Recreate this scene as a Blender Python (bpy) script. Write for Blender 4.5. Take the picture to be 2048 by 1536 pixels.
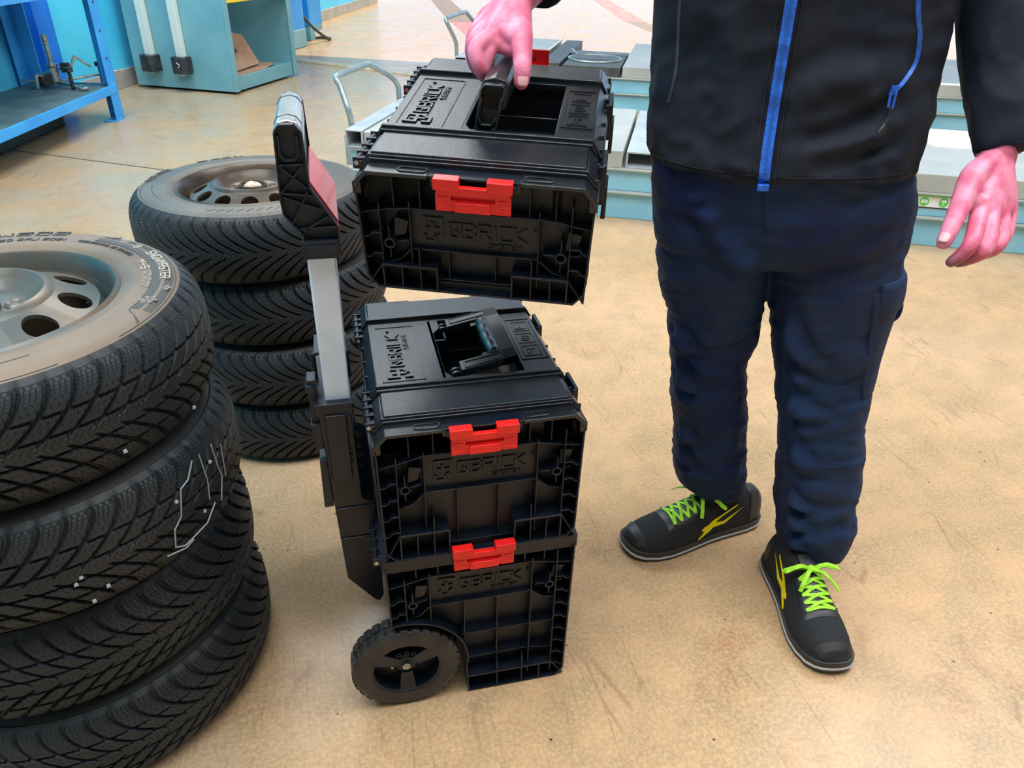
import bpy, bmesh, math, random
import numpy as np
from mathutils import Vector, Matrix, noise
random.seed(7)
for o in list(bpy.data.objects): bpy.data.objects.remove(o)
scn = bpy.context.scene
COL = scn.collection
PI = math.pi

# ------------------------------------------------------------------ camera
def cam_axes(pan, tilt, roll):
    cp, sp, ct, st = math.cos(pan), math.sin(pan), math.cos(tilt), math.sin(tilt)
    f = Vector((sp*ct, cp*ct, -st)); r = Vector((cp, -sp, 0)); d = f.cross(r)
    cr, sr = math.cos(roll), math.sin(roll)
    return cr*r + sr*d, -sr*r + cr*d, f
cr_, cd_, cf_ = cam_axes(.2426, .5476, -.0261)
camd = bpy.data.cameras.new('camera'); cam = bpy.data.objects.new('camera', camd); COL.objects.link(cam)
cam.matrix_world = Matrix(((cr_.x, -cd_.x, -cf_.x, -.0175), (cr_.y, -cd_.y, -cf_.y, -.9213), (cr_.z, -cd_.z, -cf_.z, 1.2742), (0, 0, 0, 1)))
camd.sensor_width = 36; camd.lens = 36*1493.3/2048; camd.clip_start = .05; camd.clip_end = 200
scn.camera = cam

# ------------------------------------------------------------------ light
scn.view_settings.view_transform = 'Standard'; scn.view_settings.look = 'None'
scn.view_settings.gamma = 1; scn.view_settings.use_curve_mapping = False
scn.view_settings.exposure = 0.13
world = bpy.data.worlds.new('daylight'); scn.world = world; world.use_nodes = True
bg = world.node_tree.nodes['Background']; bg.inputs[0].default_value = (.46, .70, 1.0, 1); bg.inputs[1].default_value = 1.5

LA = Vector((.9059, -.4235, 0)); LB = Vector((.4235, .9059, 0)); L0 = Vector((1.3901, 2.5885, 0))
def LP(a, b, z=0): return L0 + LA*a + LB*b + Vector((0, 0, z))
def lamp(name, kind, loc, target, energy, color=(1, 1, 1), size=1, size_y=None):
    l = bpy.data.lights.new(name, kind); l.energy = energy; l.color = color
    if kind == 'AREA':
        l.size = size
        if size_y: l.shape = 'RECTANGLE'; l.size_y = size_y
    o = bpy.data.objects.new(name, l); COL.objects.link(o); o.location = loc
    o.rotation_euler = (Vector(target)-Vector(loc)).to_track_quat('-Z', 'Y').to_euler()
    return o
# sunshine through the far gate and a roof gap added for the lift's sun patch
SUN = Vector((.42, .55, .72)).normalized()
s = lamp('sun', 'SUN', SUN*30, (0, 0, 0), 5.5, (1, .80, .52)); s.data.angle = math.radians(.6)
# added soft fill above the floor, standing in for presumed skylights
lamp('overhead_fill', 'AREA', (-.6, -.2, 4.35), (-.5, .1, 0), 215, (.95, .97, 1), 4.5, 2.2)
lamp('overhead_fill', 'AREA', (3.4, .6, 4.35), (2.2, 1.0, 0), 210, (.86, .93, 1), 3.5, 2.4)
lamp('overhead_fill', 'AREA', (-.6, 4.6, 4.35), (-.6, 4.9, 0), 200, (.93, .97, 1), 3.2, 1.6)

# ------------------------------------------------------------------ materials
def mat(name, col, rough=.5, metal=0, col2=None, nscale=8, bump=0, bscale=60, spec=.5, detail=4, lo=.4, hi=.6, coat=0):
    m = bpy.data.materials.new(name); m.use_nodes = True
    nt = m.node_tree; b = nt.nodes['Principled BSDF']
    b.inputs['Base Color'].default_value = (*col, 1); b.inputs['Roughness'].default_value = rough
    b.inputs['Metallic'].default_value = metal; b.inputs['Specular IOR Level'].default_value = spec
    b.inputs['Coat Weight'].default_value = coat
    tc = nt.nodes.new('ShaderNodeTexCoord')
    if col2:
        n = nt.nodes.new('ShaderNodeTexNoise'); n.inputs['Scale'].default_value = nscale; n.inputs['Detail'].default_value = detail
        nt.links.new(tc.outputs['Object'], n.inputs['Vector'])
        r = nt.nodes.new('ShaderNodeValToRGB'); r.color_ramp.elements[0].position = lo; r.color_ramp.elements[1].position = hi
        r.color_ramp.elements[0].color = (*col, 1); r.color_ramp.elements[1].color = (*col2, 1)
        nt.links.new(n.outputs['Fac'], r.inputs[0]); nt.links.new(r.outputs[0], b.inputs['Base Color'])
    if bump:
        n2 = nt.nodes.new('ShaderNodeTexNoise'); n2.inputs['Scale'].default_value = bscale; n2.inputs['Detail'].default_value = 3
        nt.links.new(tc.outputs['Object'], n2.inputs['Vector'])
        bp = nt.nodes.new('ShaderNodeBump'); bp.inputs['Strength'].default_value = bump; bp.inputs['Distance'].default_value = .002
        nt.links.new(n2.outputs['Fac'], bp.inputs['Height']); nt.links.new(bp.outputs[0], b.inputs['Normal'])
    return m
M_PLASTIC = mat('black_plastic', (.0025, .006, .013), .33, 0, (.005, .009, .018), 30, .25, 900, spec=.45)
M_PLASTIC_LID = mat('black_lid_plastic', (.006, .009, .013), .28, 0, (.010, .012, .016), 25, .2, 700, spec=.65)
M_PLASTIC_GLOSS = mat('smooth_black_plastic', (.012, .013, .015), .32, 0, None, spec=.7)
M_RED = mat('red_plastic', (.93, .015, .012), .35, 0, (.85, .012, .012), 30)
M_REDLABEL = mat('red_label', (.90, .05, .06), .3, 0, (.75, .03, .04), 12, coat=.3)
M_ALU = mat('brushed_aluminium', (.72, .80, .92), .42, .15, (.66, .74, .86), 20)
M_SILVER = mat('silver_grip', (.62, .58, .54), .28, .75, (.50, .47, .45), 30)
M_STEEL = mat('bright_steel', (.62, .62, .60), .3, 1, (.42, .42, .40), 20)
M_GALV = mat('galvanised_steel', (.40, .47, .47), .38, .6, (.30, .36, .36), 14, .15, 60)
M_SKIN = mat('skin', (.84, .26, .38), .42, 0, (.70, .13, .22), 30, .22, 420, spec=.4)
M_HAIR = mat('hair', (.03, .02, .012), .6)
M_NAIL = mat('nail', (.78, .40, .42), .3)
M_JACKET = mat('jacket_fabric', (.0065, .011, .024), .75, 0, (.011, .015, .025), 9, .5, 900, spec=.3)
M_PANTS = mat('trouser_fabric', (.0035, .016, .075), .72, 0, (.009, .030, .085), 5, .6, 800, spec=.3)
M_BLUEZIP = mat('blue_zip', (.02, .17, .75), .45, 0, (.015, .10, .5), 200)
M_SHOE = mat('shoe_mesh', (.008, .009, .011), .75, 0, (.022, .023, .025), 420, 1.0, 420, spec=.4)
M_SHOERUB = mat('shoe_rubber', (.012, .013, .015), .45, 0, (.03, .028, .026), 20)
M_SOLE = mat('sole_foam', (.42, .42, .40), .7)
M_LIME = mat('lime_lace', (.42, .86, .015), .6, 0, (.28, .62, .02), 90)
M_YELLOW = mat('yellow_print', (.95, .80, .0), .5)
M_CYAN = mat('cyan_wall_paint', (.06, .58, .90), .5, 0, (.09, .66, .93), 1.5, .1, 30)
M_BLUE = mat('blue_paint', (.025, .33, .86), .42, 0, (.04, .42, .92), 4, .1, 60)
M_BLUEDK = mat('deep_blue_paint', (.01, .17, .75), .4, 0, (.015, .22, .82), 4)
M_CAB = mat('teal_cabinet_paint', (.15, .37, .43), .42, 0, (.19, .43, .49), 2.5, .05, 30)
M_WHITEPAINT = mat('white_enamel', (.66, .72, .66), .4)
M_DARKGREEN = mat('dark_green_steel', (.02, .05, .055), .6, 0, (.03, .07, .07), 6)
M_SHELF = mat('worn_shelf_steel', (.07, .125, .14), .5, 0, (.12, .19, .20), 5, .2, 40)
M_CARD = mat('cardboard', (.50, .30, .20), .85, 0, (.42, .25, .16), 12)
M_CARDIN = mat('cardboard_dark', (.10, .06, .05), .9)
M_YSIGN = mat('yellow_panel', (.95, .68, .01), .5)
M_BLACKMETAL = mat('black_metal', (.02, .025, .028), .45, .2, (.045, .05, .052), 20)
M_LIFTPAINT = mat('pale_blue_lift_paint', (.22, .52, .66), .42, 0, (.32, .62, .73), 5, .15, 50, lo=.35, hi=.7)
M_LIFTTOP = mat('worn_lift_deck', (.36, .38, .36), .42, 0, (.48, .48, .43), 4, .2, 90, lo=.3, hi=.7)
M_LIFTWHITE = mat('light_grey_lift_plate', (.46, .50, .53), .45, 0, (.38, .42, .44), 7)
M_TURN = mat('turntable_steel', (.06, .065, .06), .5, .3, (.10, .10, .09), 12)
M_STICKW = mat('sticker_white', (.85, .88, .85), .5)
M_STICKG = mat('sticker_green', (.12, .62, .08), .5)
M_STICKR = mat('sticker_red', (.35, .02, .03), .5)
M_STICKK = mat('sticker_black', (.02, .02, .02), .5)
M_PAPER = mat('crumpled_paper', (.68, .56, .46), .9, 0, (.45, .33, .26), 60, .6, 120)
M_WHITEBAG = mat('white_plastic_bag', (.70, .78, .80), .4, 0, (.5, .58, .6), 40)
M_BLUEBAG = mat('blue_plastic_bag', (.01, .08, .70), .4, 0, (.85, .6, .02), 22, lo=.55, hi=.58)
M_CHALK = mat('white_chalk', (.40, .44, .45), .9)
M_TIRELET = mat('raised_rubber_letter', (.055, .052, .05), .6)
M_TIREWHITE = mat('pale_tyre_print', (.40, .37, .33), .8)
M_BASEB = mat('wall_base_paint', (.42, .40, .34), .7, 0, (.34, .33, .28), 4)
M_CEIL = mat('ceiling_panel', (.55, .56, .55), .8)
M_WALL = mat('pale_wall_paint', (.62, .60, .55), .8, 0, (.55, .54, .5), 1)
M_RIM1 = mat('greenish_steel_rim', (.065, .095, .10), .36, .35, (.19, .125, .075), 5, .2, 60, lo=.42, hi=.66)
M_RIM2 = mat('dark_bronze_rim', (.055, .042, .032), .34, .4, (.12, .085, .055), 7, .2, 60)

def node(nt, t, **kw):
    n = nt.nodes.new(t)
    for k, v in kw.items():
        if k in n.inputs: n.inputs[k].default_value = v
        else: setattr(n, k, v)
    return n
def mix(nt, fac, a, b):
    m = nt.nodes.new('ShaderNodeMix'); m.data_type = 'RGBA'
    for s, v in ((0, fac), (6, a), (7, b)):
        if isinstance(v, bpy.types.NodeSocket): nt.links.new(v, m.inputs[s])
        else: m.inputs[s].default_value = v
    return m.outputs[2]
def ramp(nt, src, p0, p1, c0=(0, 0, 0, 1), c1=(1, 1, 1, 1)):
    r = nt.nodes.new('ShaderNodeValToRGB'); e = r.color_ramp.elements
    e[0].position = p0; e[1].position = p1; e[0].color = c0; e[1].color = c1
    nt.links.new(src, r.inputs[0]); return r.outputs[0]

def floor_material():
    m = bpy.data.materials.new('polished_concrete'); m.use_nodes = True; nt = m.node_tree
    b = nt.nodes['Principled BSDF']; L = nt.links.new
    tc = node(nt, 'ShaderNodeTexCoord'); v = tc.outputs['Object']
    def nz(scale, detail=5, rough=.6, dist=0):
        n = node(nt, 'ShaderNodeTexNoise', Scale=scale, Detail=detail, Roughness=rough, Distortion=dist); L(v, n.inputs['Vector']); return n.outputs['Fac']
    sep = node(nt, 'ShaderNodeSeparateXYZ'); L(v, sep.inputs[0])
    # bare concrete is warmer to the right of the room and greyer along the left wall
    mr = node(nt, 'ShaderNodeMapRange'); L(sep.outputs['X'], mr.inputs['Value'])
    mr.inputs['From Min'].default_value = -.9; mr.inputs['From Max'].default_value = .25
    ad = node(nt, 'ShaderNodeMath', operation='ADD'); L(mr.outputs[0], ad.inputs[0])
    sb = node(nt, 'ShaderNodeMath', operation='MULTIPLY_ADD'); L(nz(1.3, 4), sb.inputs[0]); sb.inputs[1].default_value = 1.2; sb.inputs[2].default_value = -.6
    L(sb.outputs[0], ad.inputs[1]); ad.use_clamp = True
    c = mix(nt, ad.outputs[0], (.32, .295, .235, 1), (.58, .345, .185, 1))
    c = mix(nt, ramp(nt, nz(2.2, 6, .65), .40, .66), c, (.46, .285, .145, 1))
    mg = node(nt, 'ShaderNodeMath', operation='MULTIPLY'); L(ramp(nt, nz(9, 6, .7), .42, .66), mg.inputs[0]); mg.inputs[1].default_value = .55
    c = mix(nt, mg.outputs[0], c, (.30, .225, .125, 1))
    # reddish brown stains
    st = node(nt, 'ShaderNodeMath', operation='MULTIPLY'); L(ramp(nt, nz(2.3, 8, .74, .7), .565, .70), st.inputs[0]); st.inputs[1].default_value = .62
    c = mix(nt, st.outputs[0], c, (.30, .13, .07, 1))
    # fine aggregate speckle
    sp = node(nt, 'ShaderNodeMath', operation='MULTIPLY'); L(ramp(nt, nz(120, 3, .8), .42, .62), sp.inputs[0]); sp.inputs[1].default_value = .42
    c = mix(nt, sp.outputs[0], c, (.74, .52, .28, 1))
    sp = node(nt, 'ShaderNodeMath', operation='MULTIPLY'); L(ramp(nt, nz(45, 6, .8), .58, .74), sp.inputs[0]); sp.inputs[1].default_value = .5
    c = mix(nt, sp.outputs[0], c, (.24, .15, .085, 1))
    # tiny dark chips
    vo = node(nt, 'ShaderNodeTexVoronoi', Scale=16.0); L(v, vo.inputs['Vector'])
    c = mix(nt, ramp(nt, vo.outputs['Distance'], .035, .05, (1, 1, 1, 1), (0, 0, 0, 1)), c, (.07, .05, .04, 1))
    # thin scratches
    for rot, sc in ((.5, 1.0), (1.9, 1.3)):
        mp = node(nt, 'ShaderNodeMapping'); mp.inputs['Rotation'].default_value = (0, 0, rot); mp.inputs['Scale'].default_value = (9*sc, 1.1*sc, 1); L(v, mp.inputs['Vector'])
        dn = node(nt, 'ShaderNodeTexVoronoi', Scale=1.0, feature='DISTANCE_TO_EDGE'); L(mp.outputs[0], dn.inputs['Vector'])
        k = node(nt, 'ShaderNodeMath', operation='MULTIPLY'); L(ramp(nt, dn.outputs['Distance'], .0, .018, (1, 1, 1, 1), (0, 0, 0, 1)), k.inputs[0])
        L(ramp(nt, nz(3.7*sc, 3), .55, .62), k.inputs[1])
        k2 = node(nt, 'ShaderNodeMath', operation='MULTIPLY'); L(k.outputs[0], k2.inputs[0]); k2.inputs[1].default_value = .45
        c = mix(nt, k2.outputs[0], c, (.20, .11, .06, 1))
    L(c, b.inputs['Base Color'])
    L(ramp(nt, nz(2.7, 5), .3, .7, (.17, .17, .17, 1), (.36, .36, .36, 1)), b.inputs['Roughness'])
    b.inputs['Specular IOR Level'].default_value = .38
    bp = node(nt, 'ShaderNodeBump'); bp.inputs['Strength'].default_value = .12; bp.inputs['Distance'].default_value = .004
    L(nz(5, 6), bp.inputs['Height']); L(bp.outputs[0], b.inputs['Normal'])
    return m
M_FLOOR = floor_material()
def dust(m, col, scale, lo, hi, amt):
    nt = m.node_tree; pb = nt.nodes['Principled BSDF']; src = pb.inputs['Base Color'].links[0].from_socket
    tc = node(nt, 'ShaderNodeTexCoord'); n = node(nt, 'ShaderNodeTexNoise', Scale=scale, Detail=6.0, Roughness=.65); nt.links.new(tc.outputs['Object'], n.inputs['Vector'])
    k = node(nt, 'ShaderNodeMath', operation='MULTIPLY'); nt.links.new(ramp(nt, n.outputs['Fac'], lo, hi), k.inputs[0]); k.inputs[1].default_value = amt
    nt.links.new(mix(nt, k.outputs[0], src, (*col, 1)), pb.inputs['Base Color'])
dust(M_PANTS, (.040, .036, .036), 4.2, .56, .74, .6); dust(M_JACKET, (.030, .028, .028), 3.0, .52, .75, .6)

def rubber_material(name, base, dusty, sipe):
    m = bpy.data.materials.new(name); m.use_nodes = True; nt = m.node_tree
    b = nt.nodes['Principled BSDF']; L = nt.links.new
    tc = node(nt, 'ShaderNodeTexCoord')
    n = node(nt, 'ShaderNodeTexNoise', Scale=7.0, Detail=5.0); L(tc.outputs['Object'], n.inputs['Vector'])
    L(mix(nt, ramp(nt, n.outputs['Fac'], .35, .7), base, dusty), b.inputs['Base Color'])
    b.inputs['Roughness'].default_value = .55; b.inputs['Specular IOR Level'].default_value = .45
    # sipes: wavy fine cuts across the blocks, laid out in the tread's own coordinates
    sx = node(nt, 'ShaderNodeSeparateXYZ'); L(tc.outputs['UV'], sx.inputs[0])
    def mth(op, a, b=None, c=None):
        n_ = node(nt, 'ShaderNodeMath', operation=op)
        for i_, q_ in enumerate((a, b, c)):
            if q_ is None: continue
            if isinstance(q_, bpy.types.NodeSocket): L(q_, n_.inputs[i_])
            else: n_.inputs[i_].default_value = q_
        return n_.outputs[0]
    zig = mth('PINGPONG', mth('MULTIPLY', sx.outputs['Y'], sipe[1]), 1.0)
    ph = mth('MULTIPLY_ADD', sx.outputs['X'], sipe[0], mth('MULTIPLY', zig, .42))
    r1 = ramp(nt, mth('PINGPONG', ph, .5), .0, .11)
    # square waffle on the shoulders
    ed = mth('ABSOLUTE', mth('SUBTRACT', sx.outputs['Y'], .5))
    gx = ramp(nt, mth('PINGPONG', mth('MULTIPLY', sx.outputs['X'], 5.0), .5), .0, .12); gy = ramp(nt, mth('PINGPONG', mth('MULTIPLY', sx.outputs['Y'], 36.0), .5), .0, .12)
    shm = mth('GREATER_THAN', ed, .40)
    mx = node(nt, 'ShaderNodeMix'); mx.data_type = 'FLOAT'; L(shm, mx.inputs[0]); L(r1, mx.inputs[2]); L(mth('MULTIPLY', gx, gy), mx.inputs[3])
    r = mx.outputs[0]
    at = node(nt, 'ShaderNodeAttribute', attribute_name='tread')
    mm = node(nt, 'ShaderNodeMix'); mm.data_type = 'FLOAT'; L(at.outputs['Fac'], mm.inputs[0]); mm.inputs[2].default_value = 1; L(r, mm.inputs[3])
    bp = node(nt, 'ShaderNodeBump'); bp.inputs['Strength'].default_value = .8; bp.inputs['Distance'].default_value = .006
    L(mm.outputs[0], bp.inputs['Height']); L(bp.outputs[0], b.inputs['Normal'])
    return m
M_RUB1 = rubber_material('dusty_tyre_rubber', (.010, .014, .018, 1), (.020, .023, .025, 1), (4.0, 34.0, 1))
M_RUB2 = rubber_material('black_tyre_rubber', (.010, .014, .018, 1), (.018, .021, .024, 1), (3.0, 44.0, 1))
M_RUBSIDE1 = mat('dusty_sidewall', (.12, .085, .055), .5, 0, (.20, .145, .095), 5, .2, 90, lo=.35, hi=.65)
M_RUBSIDE2 = mat('grey_sidewall', (.070, .062, .050), .5, 0, (.115, .10, .080), 6, .2, 90, lo=.35, hi=.65)

# ------------------------------------------------------------------ mesh helpers
class MB:
    def __init__(s): s.v = []; s.f = []
    def add(s, vs, fs):
        n = len(s.v); s.v += [tuple(p) for p in vs]; s.f += [tuple(i+n for i in f) for f in fs]
    def box(s, x0, x1, y0, y1, z0, z1, top=0.0, M=None):
        t = top
        vs = [(x0, y0, z0), (x1, y0, z0), (x1, y1, z0), (x0, y1, z0), (x0+t, y0+t, z1), (x1-t, y0+t, z1), (x1-t, y1-t, z1), (x0+t, y1-t, z1)]
        if M is not None: vs = [M @ Vector(p) for p in vs]
        s.add(vs, [(0, 3, 2, 1), (4, 5, 6, 7), (0, 1, 5, 4), (1, 2, 6, 5), (2, 3, 7, 6), (3, 0, 4, 7)])
    def prism(s, poly, d0, d1, f):
        """poly: list of 2-D points; f(p, q, d) -> 3-D point; extrude from d0 to d1"""
        n = len(poly)
        s.add([f(p[0], p[1], d0) for p in poly] + [f(p[0], p[1], d1) for p in poly],
              [tuple(range(n))[::-1], tuple(range(n, 2*n))] + [(i, (i+1) % n, n+(i+1) % n, n+i) for i in range(n)])
    def bar(s, p, q, w, h=None, up=(0, 0, 1)):
        p, q = Vector(p), Vector(q); h = h or w; d = (q-p).normalized(); u = Vector(up)
        x = d.cross(u)
        if x.length < 1e-4: x = d.cross(Vector((1, 0, 0)))
        x.normalize(); z = x.cross(d).normalized()
        c = [(-w/2, -h/2), (w/2, -h/2), (w/2, h/2), (-w/2, h/2)]
        s.add([p + x*a + z*b for a, b in c] + [q + x*a + z*b for a, b in c],
              [(3, 2, 1, 0), (4, 5, 6, 7), (0, 1, 5, 4), (1, 2, 6, 5), (2, 3, 7, 6), (3, 0, 4, 7)])
    def tube(s, pts, r, n=12, closed=False, caps=True):
        pts = [Vector(p) for p in pts]; rs = r if hasattr(r, '__len__') else [r]*len(pts)
        m = len(pts); rings = []
        t0 = (pts[1]-pts[0]).normalized(); x = t0.orthogonal().normalized()
        for i, p in enumerate(pts):
            if closed: t = pts[(i+1) % m]-pts[i-1]
            else: t = pts[min(i+1, m-1)]-pts[max(i-1, 0)]
            t.normalize(); x = (x-t*x.dot(t)).normalized(); y = t.cross(x)
            rings.append([p + (x*math.cos(a)+y*math.sin(a))*rs[i] for a in [2*PI*k/n for k in range(n)]])
        vs = [q for rg in rings for q in rg]; fs = []
        for i in range(m if closed else m-1):
            j = (i+1) % m
            for k in range(n): fs.append((i*n+k, i*n+(k+1) % n, j*n+(k+1) % n, j*n+k))
        if not closed and caps: fs += [tuple(range(n))[::-1], tuple((m-1)*n+k for k in range(n))]
        s.add(vs, fs)
    def capsule(s, pts, rs, n=14):
        """tapered chain with rounded ends"""
        pts = [Vector(p) for p in pts]
        P = []; R_ = []
        d = (pts[0]-pts[1]).normalized()
        for a in (80, 60, 35): P.append(pts[0]+d*rs[0]*math.sin(math.radians(a))); R_.append(rs[0]*math.cos(math.radians(a)))
        sm = smooth_path(pts, 5); sr = np.interp(np.linspace(0, len(pts)-1, len(sm)), range(len(pts)), rs)
        P += sm; R_ += list(sr)
        d = (pts[-1]-pts[-2]).normalized()
        for a in (35, 60, 80): P.append(pts[-1]+d*rs[-1]*math.sin(math.radians(a))); R_.append(rs[-1]*math.cos(math.radians(a)))
        s.tube(P, R_, n)
    def cyl(s, p, q, r, n=24): s.tube([p, q], r, n)
    def lathe(s, prof, n=48, c=(0, 0, 0), closed=False, axis='z'):
        m = len(prof); vs = []
        for r, z in prof:
            for k in range(n):
                a = 2*PI*k/n; x, y = r*math.cos(a), r*math.sin(a)
                vs.append({'z': (c[0]+x, c[1]+y, c[2]+z), 'y': (c[0]+x, c[1]+z, c[2]+y), 'x': (c[0]+z, c[1]+x, c[2]+y)}[axis])
        fs = []
        for i in range(m if closed else m-1):
            j = (i+1) % m
            for k in range(n): fs.append((i*n+k, i*n+(k+1) % n, j*n+(k+1) % n, j*n+k))
        s.add(vs, fs)
    def loft(s, rings, n=48, power=2.0, caps=True, xdir=(1, 0, 0), ydir=(0, 1, 0)):
        X, Y = Vector(xdir), Vector(ydir); vs = []
        for c in rings:
            for k in range(n):
                a = 2*PI*k/n; ca, sa = math.cos(a), math.sin(a)
                e = 2/power
                vs.append(Vector(c[:3]) + X*c[3]*math.copysign(abs(ca)**e, ca) + Y*c[4]*math.copysign(abs(sa)**e, sa))
        m = len(rings); fs = []
        for i in range(m-1):
            for k in range(n): fs.append((i*n+k, i*n+(k+1) % n, (i+1)*n+(k+1) % n, (i+1)*n+k))
        if caps: fs += [tuple(range(n))[::-1], tuple((m-1)*n+k for k in range(n))]
        s.add(vs, fs)
    def mesh(s, name, m):
        me = bpy.data.meshes.new(name); me.from_pydata(s.v, [], s.f); me.materials.append(m)
        bm = bmesh.new(); bm.from_mesh(me); bmesh.ops.recalc_face_normals(bm, faces=bm.faces); bm.to_mesh(me); bm.free()
        return me
    def build(s, name, m, parent=None, bevel=0, smooth=35, label=None, seg=2):
        me = s.mesh(name, m)
        if smooth:
            me.polygons.foreach_set('use_smooth', [True]*len(me.polygons)); me.set_sharp_from_angle(angle=math.radians(smooth))
        o = bpy.data.objects.new(name, me); COL.objects.link(o)
        if parent: o.parent = parent
        if bevel:
            b = o.modifiers.new('bevel', 'BEVEL'); b.width = bevel; b.segments = seg; b.limit_method = 'ANGLE'; b.harden_normals = False
        if label: o['label'] = label
        return o

def smooth_path(pts, k=6):
    pts = [Vector(p) for p in pts]; out = []
    for i in range(len(pts)-1):
        p0 = pts[i-1] if i else pts[0]*2-pts[1]; p1, p2 = pts[i], pts[i+1]
        p3 = pts[i+2] if i+2 < len(pts) else pts[-1]*2-pts[-2]
        for j in range(k):
            t = j/k
            out.append(.5*((2*p1)+(p2-p0)*t+(2*p0-5*p1+4*p2-p3)*t*t+(3*p1-p0-3*p2+p3)*t**3))
    out.append(pts[-1]); return out
def thing(name, label, cat, loc=(0, 0, 0), rz=0, group=None, M=None):
    o = bpy.data.objects.new(name, None); COL.objects.link(o); o.empty_display_size = .05
    if M is not None: o.matrix_world = M
    else: o.location = loc; o.rotation_euler = (0, 0, rz)
    o['label'] = label; o['category'] = cat
    if group: o['group'] = group
    return o
def tag(o, label, cat, group=None):
    o['label'] = label; o['category'] = cat
    if group: o['group'] = group
    return o
def struct(o): o['kind'] = 'structure'; return o
def evaluated(o, name):
    bpy.context.view_layer.update()
    dg = bpy.context.evaluated_depsgraph_get(); me = bpy.data.meshes.new_from_object(o.evaluated_get(dg)); me.name = name
    bpy.data.objects.remove(o); return me
def remeshed(mb, name, m, vox, smooth=6, parent=None):
    o = mb.build(name, m, None, 0, 0)
    r = o.modifiers.new('r', 'REMESH'); r.mode = 'VOXEL'; r.voxel_size = vox; r.use_smooth_shade = True
    if smooth: sm = o.modifiers.new('s', 'SMOOTH'); sm.factor = .5; sm.iterations = smooth
    me = evaluated(o, name)
    if not me.materials: me.materials.append(m)
    me.polygons.foreach_set('use_smooth', [True]*len(me.polygons))
    ob = bpy.data.objects.new(name, me); COL.objects.link(ob)
    if parent: ob.parent = parent
    return ob

# stroke lettering -------------------------------------------------
FONT = {'A': 'auye,ko', 'B': 'auxtnk,njda', 'C': 'yuae', 'D': 'auxtjda', 'E': 'yuae,ko', 'F': 'yua,kn', 'G': 'yuaeom', 'H': 'au,ey,ko', 'I': 'cw',
        'J': 'yeaf', 'K': 'au,yke', 'L': 'uae', 'M': 'aumye', 'N': 'auey', 'O': 'auyea', 'P': 'auyok', 'Q': 'auyea,me', 'R': 'auyok,me', 'S': 'yukoea',
        'T': 'uy,cw', 'U': 'uaey', 'V': 'ucy', 'W': 'uamey', 'X': 'ay,eu', 'Y': 'umy,mc', 'Z': 'uyae', '0': 'auyea', '1': 'cw', '2': 'uyokae', '3': 'uyea,ko',
        '4': 'uko,ye', '5': 'yukoea', '6': 'yuaeok', '7': 'uyc', '8': 'auyea,ko', '9': 'okuyea', '+': 'ko,rh', '-': 'ko', '/': 'ay', ' ': ''}
def gpt(ch): i = ord(ch)-97; return (i % 5)/4, (i//5)/4
def text(mb, s, f, h, w=None, gap=.35, t=.18, lift=(0, .0008)):
    """stroke letters; f(s, t, d) maps text coordinates (metres) and lift to 3-D"""
    w = w or h*.8; x = 0
    for ch in s:
        ci = 0
        if ch == 'I' or ch == '1': cw = w*.35
        elif ch == ' ': x += w*.7; continue
        else: cw = w
        for st in FONT.get(ch, '').split(','):
            for a, b in zip(st, st[1:]):
                if a == b: continue
                (ax, ay), (bx, by) = gpt(a), gpt(b)
                if ch in 'I1': ax = bx = .5
                A = Vector((x+ax*cw, ay*h)); B = Vector((x+bx*cw, by*h)); d = (B-A).normalized(); n_ = Vector((-d.y, d.x))*t*h/2; A = A-d*t*h/2*.9; B = B+d*t*h/2*.9
                q = [A-n_, B-n_, B+n_, A+n_]; ci += 1; lu = lift[1]+(lift[1]-lift[0])*.035*ci; ld = lift[0]-(lift[1]-lift[0])*.02*ci
                mb.add([f(p.x, p.y, ld) for p in q]+[f(p.x, p.y, lu) for p in q], [(0, 1, 2, 3)[::-1], (4, 5, 6, 7), (0, 1, 5, 4), (1, 2, 6, 5), (2, 3, 7, 6), (3, 0, 4, 7)])
        x += cw+w*gap
    return x
def emblem(mb, f, h, lift):
    u = h/5; ci = 0
    for x0, x1, y0, y1 in ((0, 3.4, 4.4, 5), (3, 3.6, 1.4, 5), (1.4, 2.0, 1.2, 4.0), (0, 3.2, 2.5, 3.1), (0, .6, 3.1, 5), (0, .6, 0, 1.6), (0, 2.4, 0, .6), (1.9, 2.5, 0, 1.3), (2.4, 3.6, 1.2, 1.8)):
        q = [(x0*u, y0*u), (x1*u, y0*u), (x1*u, y1*u), (x0*u, y1*u)]
        ci += 1; dl = (lift[1]-lift[0])*.03*ci
        mb.add([f(a, b, lift[0]-dl) for a, b in q]+[f(a, b, lift[1]+dl) for a, b in q], [(3, 2, 1, 0), (4, 5, 6, 7), (0, 1, 5, 4), (1, 2, 6, 5), (2, 3, 7, 6), (3, 0, 4, 7)])
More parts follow.
